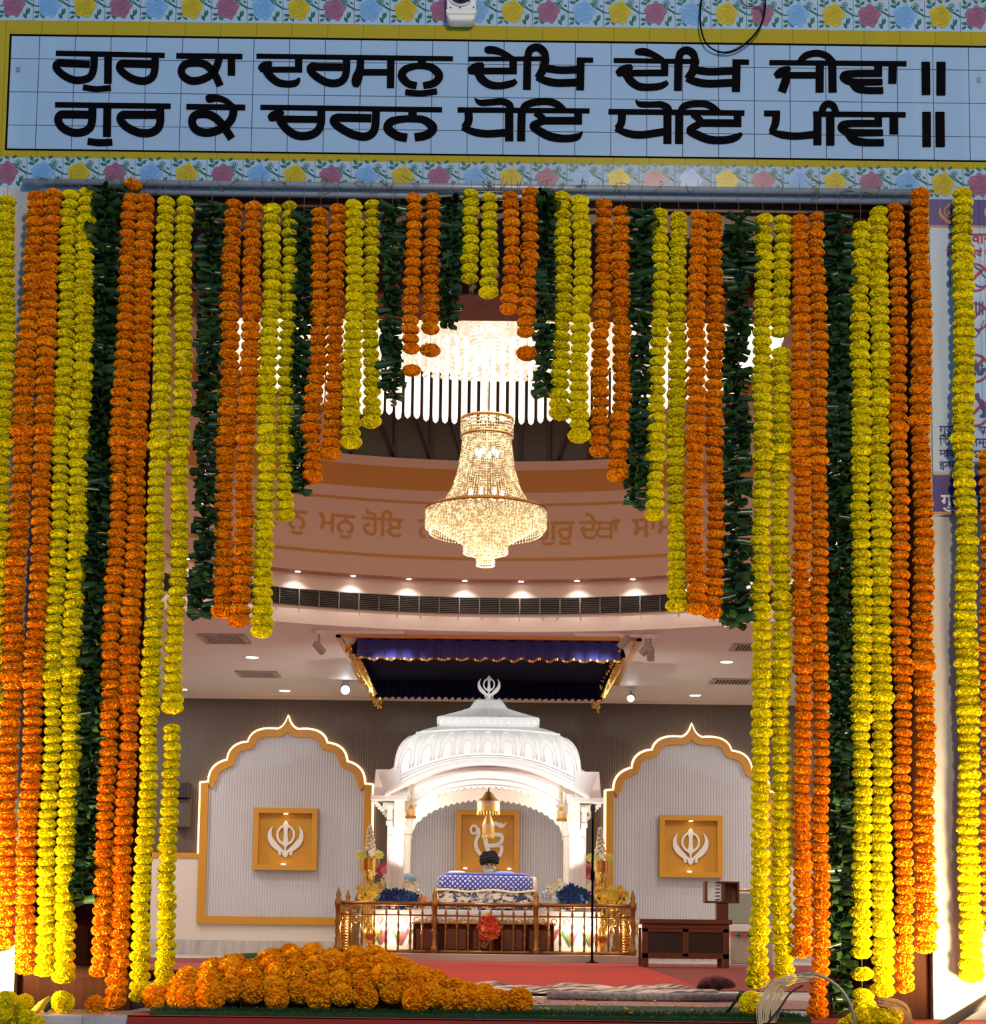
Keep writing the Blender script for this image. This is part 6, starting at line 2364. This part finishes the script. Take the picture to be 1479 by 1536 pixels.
def blossom(parent, p, r, key):
    """one open flower head with six petals and a small centre, facing the doorway"""
    if key not in BLM:
        mb = MB()
        for k in range(7):
            a = 2 * PI * k / 7
            for lay, (rr_, tilt) in enumerate(((1.0, .35), (.65, .8))):
                a2 = a + lay * .4
                base = Vector((0, 0, 0))
                d = Vector((math.cos(a2) * math.cos(tilt), -math.sin(tilt), math.sin(a2) * math.cos(tilt)))
                sd = d.cross(Vector((0, 1, 0))).normalized()
                A = [base, base + d * .5 * rr_ + sd * .30 * rr_, base + d * rr_ * .9 + sd * .2 * rr_, base + d * rr_]
                B = [base, base + d * .5 * rr_ - sd * .30 * rr_, base + d * rr_ * .9 - sd * .2 * rr_, base + d * rr_]
                mb.strip(A, B)
        mb.ball((0, .1, 0), (.35, .3, .35), 8, 6)
        BLM[key] = mb.mesh('blossom', M[key], True)
    o = bpy.data.objects.new('blossom', BLM[key])
    COL.objects.link(o)
    o.parent = parent
    o.location = Vector(p) - ORG[parent]
    o.scale = (r, r, r)
    o.rotation_euler = (R.uniform(-.5, .5), R.uniform(0, 6), R.uniform(-.6, .6))
    return o


for k, c_ in (('bl_lime', (.55, .62, .12)), ('bl_white', (.80, .77, .66)), ('bl_lemon', (.78, .66, .12)), ('bl_pink', (.66, .07, .14)), ('bl_rose', (.75, .25, .32)), ('bl_blue', (.012, .045, .20)),
              ('bl_sky', (.03, .12, .36)), ('bl_yellow', (.80, .55, .05)), ('bl_cream', (.82, .72, .45)), ('bl_red', (.60, .06, .03)), ('bl_orange', (.75, .22, .04))):
    M[k] = mat(k.replace('bl', 'blossom'), c_, .7)
M['foliage'] = mat('foliage_green', (.035, .09, .025), .6)
vase(553.5, 1287, 1336, 24.0, 'tall gold vase with cream blossom spire left of the pavilion', 15)
vase(899.5, 1291, 1340, 24.0, 'tall gold vase with cream blossom spire right of the pavilion, behind the microphone', 15)


def arrangement(px, py, Y, wpx, hpx, n, keys, lab, r=.055, pot=True):
    s = Y / F
    c = at(px, py + hpx / 2, Y)
    zb = min(c.z, dz + .02) if pot else c.z
    t = thing('flower_arrangement', lab, 'flowers', (c.x, Y, zb), 'flower arrangements on the dais')
    cz_ = at(px, py, Y).z
    n = int(n * 1.4)
    for i in range(n):
        a = i * 2.39996
        q = math.sqrt((i + .5) / n)
        p = Vector((c.x + wpx * s / 2 * q * math.cos(a), Y - .12 + .10 * q, cz_ + hpx * s / 2 * q * math.sin(a)))
        blossom(t, p, r * 1.25 * R.uniform(.8, 1.15), keys[i % len(keys)])
    mb = MB()
    for i in range(18):
        leafq(mb, Vector((c.x + R.uniform(-.4, .4) * wpx * s, Y, cz_ + R.uniform(-.3, .3) * hpx * s)), R.uniform(3.3, 6.1), R.uniform(-.3, .9), .13, .045)
    mb.build('foliage', M['foliage'], t, True)
    mb = MB()
    mb.tube([(c.x, Y, cz_), (c.x, Y, zb)], .012, 6)
    mb.lathe([(.05, zb), (.065, zb + .03), (.05, zb + .06)], (c.x, Y, 0), 12)
    mb.build('holder', M['brass'], t, True)
    return t


arrangement(585, 1306, 23.5, 30, 20, 13, ('bl_pink', 'bl_rose', 'bl_pink'), 'pink flowers at the foot of left pavilion pillar')
arrangement(875, 1309, 23.5, 24, 20, 11, ('bl_pink', 'bl_rose'), 'pink flowers at the foot of right pavilion pillar')
arrangement(588, 1326, 23.4, 30, 24, 12, ('bl_white', 'bl_cream'), 'white lilies below the left pink flowers')
arrangement(612, 1333, 23.35, 20, 18, 7, ('bl_white', 'bl_lemon'), 'small white blossoms right of the left lilies')
arrangement(558, 1341, 23.1, 44, 28, 18, ('bl_lemon', 'bl_yellow', 'bl_cream'), 'yellow flowers at the left behind the railing', .048)
arrangement(590, 1348, 23.05, 40, 22, 14, ('bl_blue', 'bl_blue', 'bl_sky'), 'dark blue flowers left behind the railing', .06)
arrangement(613, 1350, 23.05, 20, 20, 7, ('bl_blue', 'bl_sky'), 'smaller dark blue flowers left, next to the orange bundle', .055)
arrangement(858, 1345, 23.05, 40, 28, 16, ('bl_blue', 'bl_blue', 'bl_sky'), 'dark blue flowers right behind the railing', .06)
arrangement(836, 1334, 23.3, 26, 24, 9, ('bl_cream', 'bl_white'), 'pale cream blossoms left of the right blue flowers', .045)
arrangement(879, 1331, 23.35, 24, 24, 9, ('bl_white', 'bl_lime', 'bl_rose'), 'white lilies below the right pink flowers', .05)
arrangement(917, 1346, 23.1, 48, 26, 18, ('bl_yellow', 'bl_lemon'), 'yellow flowers at the right behind the railing', .05)
arrangement(733, 1391, 22.80, 28, 34, 16, ('bl_red', 'bl_orange', 'bl_red'), 'red flowers standing before the wooden offering box at the railing middle', .05, pot=True)
for px, py, key, lab in ((679, 1386, 'bl_orange', 'orange fruit on the left of the offering box lid'), (697, 1387, 'bl_yellow', 'yellow fruit on the left of offering box lid'),
                         (778, 1386, 'bl_yellow', 'yellow blossom head on the right of the offering box lid'), (818, 1388, 'bl_orange', 'orange blossom head at the right end of offering box lid')):
    tag(MB().ball(at(px, py, 22.95) + Vector((0, 0, .012)), (.042, .035, .036), 12, 8).build('fruit', M[key], None, True), lab, 'fruit')
p = at(631, 1352, 23.2)
tag(MB().ball(p, (.10, .08, .085), 16, 10).build('cloth_bundle', mat('orange_cloth', (.70, .17, .04), .8, bump=(14, .5, .03)), None, True), 'orange cloth bundle on the dais beside the dark blue flowers', 'bundle')
p = at(612, 1318, 24.4)
tag(MB().ball(p, (.11, .07, .075), 16, 10).build('round_cushion', mat('greyblue_cloth', (.20, .28, .33), .8), None, True), 'round grey blue cushion behind the white lilies at left', 'cushion')
for px, lab in ((627, 'silver oval emblem stand left of the bedstead'), (820, 'silver oval emblem stand right of the bedstead'), (712, 'silver oval emblem stand in front of blue cloth, left one'), (733, 'silver oval emblem stand in front of blue cloth, right one')):
    c = at(px, 1346, 23.05)
    t = thing('emblem_stand', lab, 'ornament', (c.x, 23.05, dz + .014), 'silver emblem stands on the dais')
    mb = MB()
    rr_ = .055 if px in (627, 820) else .045
    ring = [(c.x + rr_ * math.cos(a), 23.05, c.z + rr_ * 1.5 * math.sin(a)) for a in [2 * PI * k / 24 for k in range(25)]]
    mb.tube(ring, .008, 6, False)
    mb.build('oval_ring', M['silver'], t, True)
    mb = MB()
    khanda(mb, (c.x, 23.045, c.z), rr_ * .9, depth=Vector((0, .01, 0)))
    mb.build('sword_emblem', M['silver'], t)
    MB().lathe([(.04, dz + .014), (.03, dz + .03), (.010, dz + .04), (.008, c.z - rr_ * 1.45)], (c.x, 23.05, 0), 12).build('foot', M['silver'], t, True)
for px, lab in ((555, 'brass long necked pitcher behind the left railing'), (903, 'brass long necked pitcher behind the right railing')):
    c = at(px, 1420, 22.97)
    pr = [(.05, .10), (.055, .12), (.03, .16), (.05, .20), (.085, .28), (.095, .33), (.07, .40), (.03, .45), (.024, .56), (.034, .60), (.012, .63), (.018, .655), (.002, .68)]
    t = thing('brass_pitcher', lab, 'pitcher', (c.x, 22.96, .1), 'brass pitchers behind the railing')
    MB().lathe(pr, (c.x, 22.97, 0), 20).build('vessel', M['gilt'], t, True)
    MB().tube(crom([(c.x + .07, 22.95, .30), (c.x + .14, 22.94, .36), (c.x + .12, 22.94, .46), (c.x + .16, 22.94, .52)], 5), .010, 8).build('spout', M['gilt'], t, True)

# microphone stand
c = at(888, 1437, 22.7)
ms = thing('microphone_stand', 'black microphone stand in front of the right pavilion pillar', 'microphone stand', (c.x, 22.7, 0))
ztop = at(888, 1226, 22.7).z
MB().tube([(c.x, 22.7, .01), (c.x, 22.7, ztop)], .014, 10).build('pole', M['black'], ms, True)
MB().lathe([(.09, .0), (.09, .012), (.03, .025), (.02, .05)], (c.x, 22.7, 0), 20).build('base', M['black'], ms, True)
MB().lathe([(.014, ztop - .02), (.020, ztop), (.024, ztop + .06), (.034, ztop + .10), (.030, ztop + .14), (.008, ztop + .16)], (c.x, 22.7, 0), 14).build('microphone', mat('grey_microphone', (.05, .05, .055), .4, .5), ms, True)
MB().lathe([(.018, 1.0), (.026, 1.02), (.026, 1.10), (.018, 1.12)], (c.x, 22.7, 0), 12).build('clutch', M['black'], ms, True)

# ------------------------------------------------------------------ bench, book stand, side tables at right
YBn = 20.0
xa, xb = at(963, 1420, YBn).x, at(1094, 1420, YBn).x
zt_ = at(1030, 1379, YBn).z
bn = thing('wooden_bench', 'low brown wooden cabinet with two dark mesh panels right of the railing', 'cabinet', ((xa + xb) / 2, YBn + .25, 0))
mb = MB().b2((xa - .03, YBn - .03, zt_ - .05), (xb + .03, YBn + .55, zt_)).b2((xa, YBn - .005, zt_ - .10), (xb, YBn + .52, zt_ - .05))
mb.build('top', M['benchwood'], bn, bevel=.006)
fr = MB()
for x in (xa + .035, (xa + xb) / 2, xb - .035):
    fr.b2((x - .035, YBn, .0 if x != (xa + xb) / 2 else .12), (x + .035, YBn + .05, zt_ - .10))
fr.b2((xa, YBn, .10), (xb, YBn + .05, .16)).b2((xa, YBn, zt_ - .14), (xb, YBn + .05, zt_ - .10))
for x in (xa + .035, xb - .035):
    fr.b2((x - .035, YBn + .46, 0), (x + .035, YBn + .52, zt_ - .10))
    fr.b2((x - .015, YBn + .05, .10), (x + .015, YBn + .47, zt_ - .10))
fr.build('frame', M['benchwood'], bn, bevel=.005)
md = mat('mesh_panel', (.030, .013, .008), .6)
for x0, x1 in ((xa + .07, (xa + xb) / 2 - .035), ((xa + xb) / 2 + .035, xb - .07)):
    mb = MB().b2((x0, YBn + .02, .16), (x1, YBn + .03, zt_ - .14))
    for i in range(16):
        x = x0 + (x1 - x0) * (i + .5) / 16
        mb.b2((x - .004, YBn + .014, .16), (x + .004, YBn + .02, zt_ - .14))
    mb.build('mesh_panel', md, bn)
bk_ = thing('book_stand', 'brown wooden rack with open sides standing on the low cabinet', 'stand', (at(1083, 1378, 20.25).x, 20.25, zt_))
c0, c1 = at(1057, 1322, 20.25), at(1108, 1355, 20.25)
s0 = at(1074, 1378, 20.25).x
s1 = at(1092, 1378, 20.25).x
MB().b2((s0, 20.2, zt_), (s1, 20.34, c1.z)).build('post', M['benchwood'], bk_, bevel=.006)
fr = MB()
w = .022
fr.b2((c0.x, 20.18, c1.z), (c1.x, 20.40, c1.z + w))
fr.b2((c0.x, 20.18, c1.z), (c0.x + w, 20.40, c0.z))
xm = at(1085, 1340, 20.25).x
fr.b2((xm - .012, 20.18, c1.z), (xm + .012, 20.40, c0.z))
fr.b2((c1.x - w, 20.18, c1.z), (c1.x, 20.40, c0.z))
xs_ = at(1077, 1340, 20.25).x
fr.b2((xs_ - .02, 20.18, c0.z - w), (c1.x, 20.40, c0.z))
for i in range(5):
    z = c1.z + .03 + i * .038
    fr.b2((xs_ - .02, 20.18, z), (xs_ + .015, 20.39, z + .014))
fr.build('rack', M['benchwood'], bk_, bevel=.004)
MB().b2((xm + .012, 20.36, c1.z + w), (c1.x - w, 20.39, c0.z - w)).build('back_panel', mat('tan_wood', (.34, .19, .09), .5), bk_)
gt = thing('glass_case', 'pale green glass case with brass top rail behind the wooden rack', 'case', (at(1125, 1390, 24).x, 24.2, 0))
a, b = at(1094, 1340, 24), at(1160, 1386, 24)
MB().b2((a.x, 24.0, b.z), (b.x, 24.5, a.z)).build('glass_box', M['greencloth'], gt, bevel=.01)
a2 = at(1094, 1335, 24)
MB().tube([(a.x - .1, 24.0, a2.z), ((a.x + b.x) / 2, 24.0, a2.z), (b.x, 24.0, a2.z)], .018, 8).build('top_rail', M['brass'], gt, True)
a3, b3 = at(1092, 1388, 24), at(1165, 1398, 24)
MB().b2((a3.x, 23.95, b3.z), (b3.x, 24.6, a3.z)).build('shelf', M['wmarble'], gt, bevel=.008)
b4 = at(1160, 1432, 24)
MB().b2((at(1103, 1400, 24).x, 24.05, 0), (b4.x, 24.5, b3.z)).build('pedestal', mat('beige_stone', (.42, .34, .29), .5), gt, bevel=.01)
mb = MB()
for i in range(7):
    c = at(1100 + i * 8, 1403, 23.98)
    mb.mat(i % 2)
    mb.ball(c, (.028, .012, .022), 8, 5)
mb.build('inlay_flowers', [M['bl_red'], M['foliage']], gt, True)
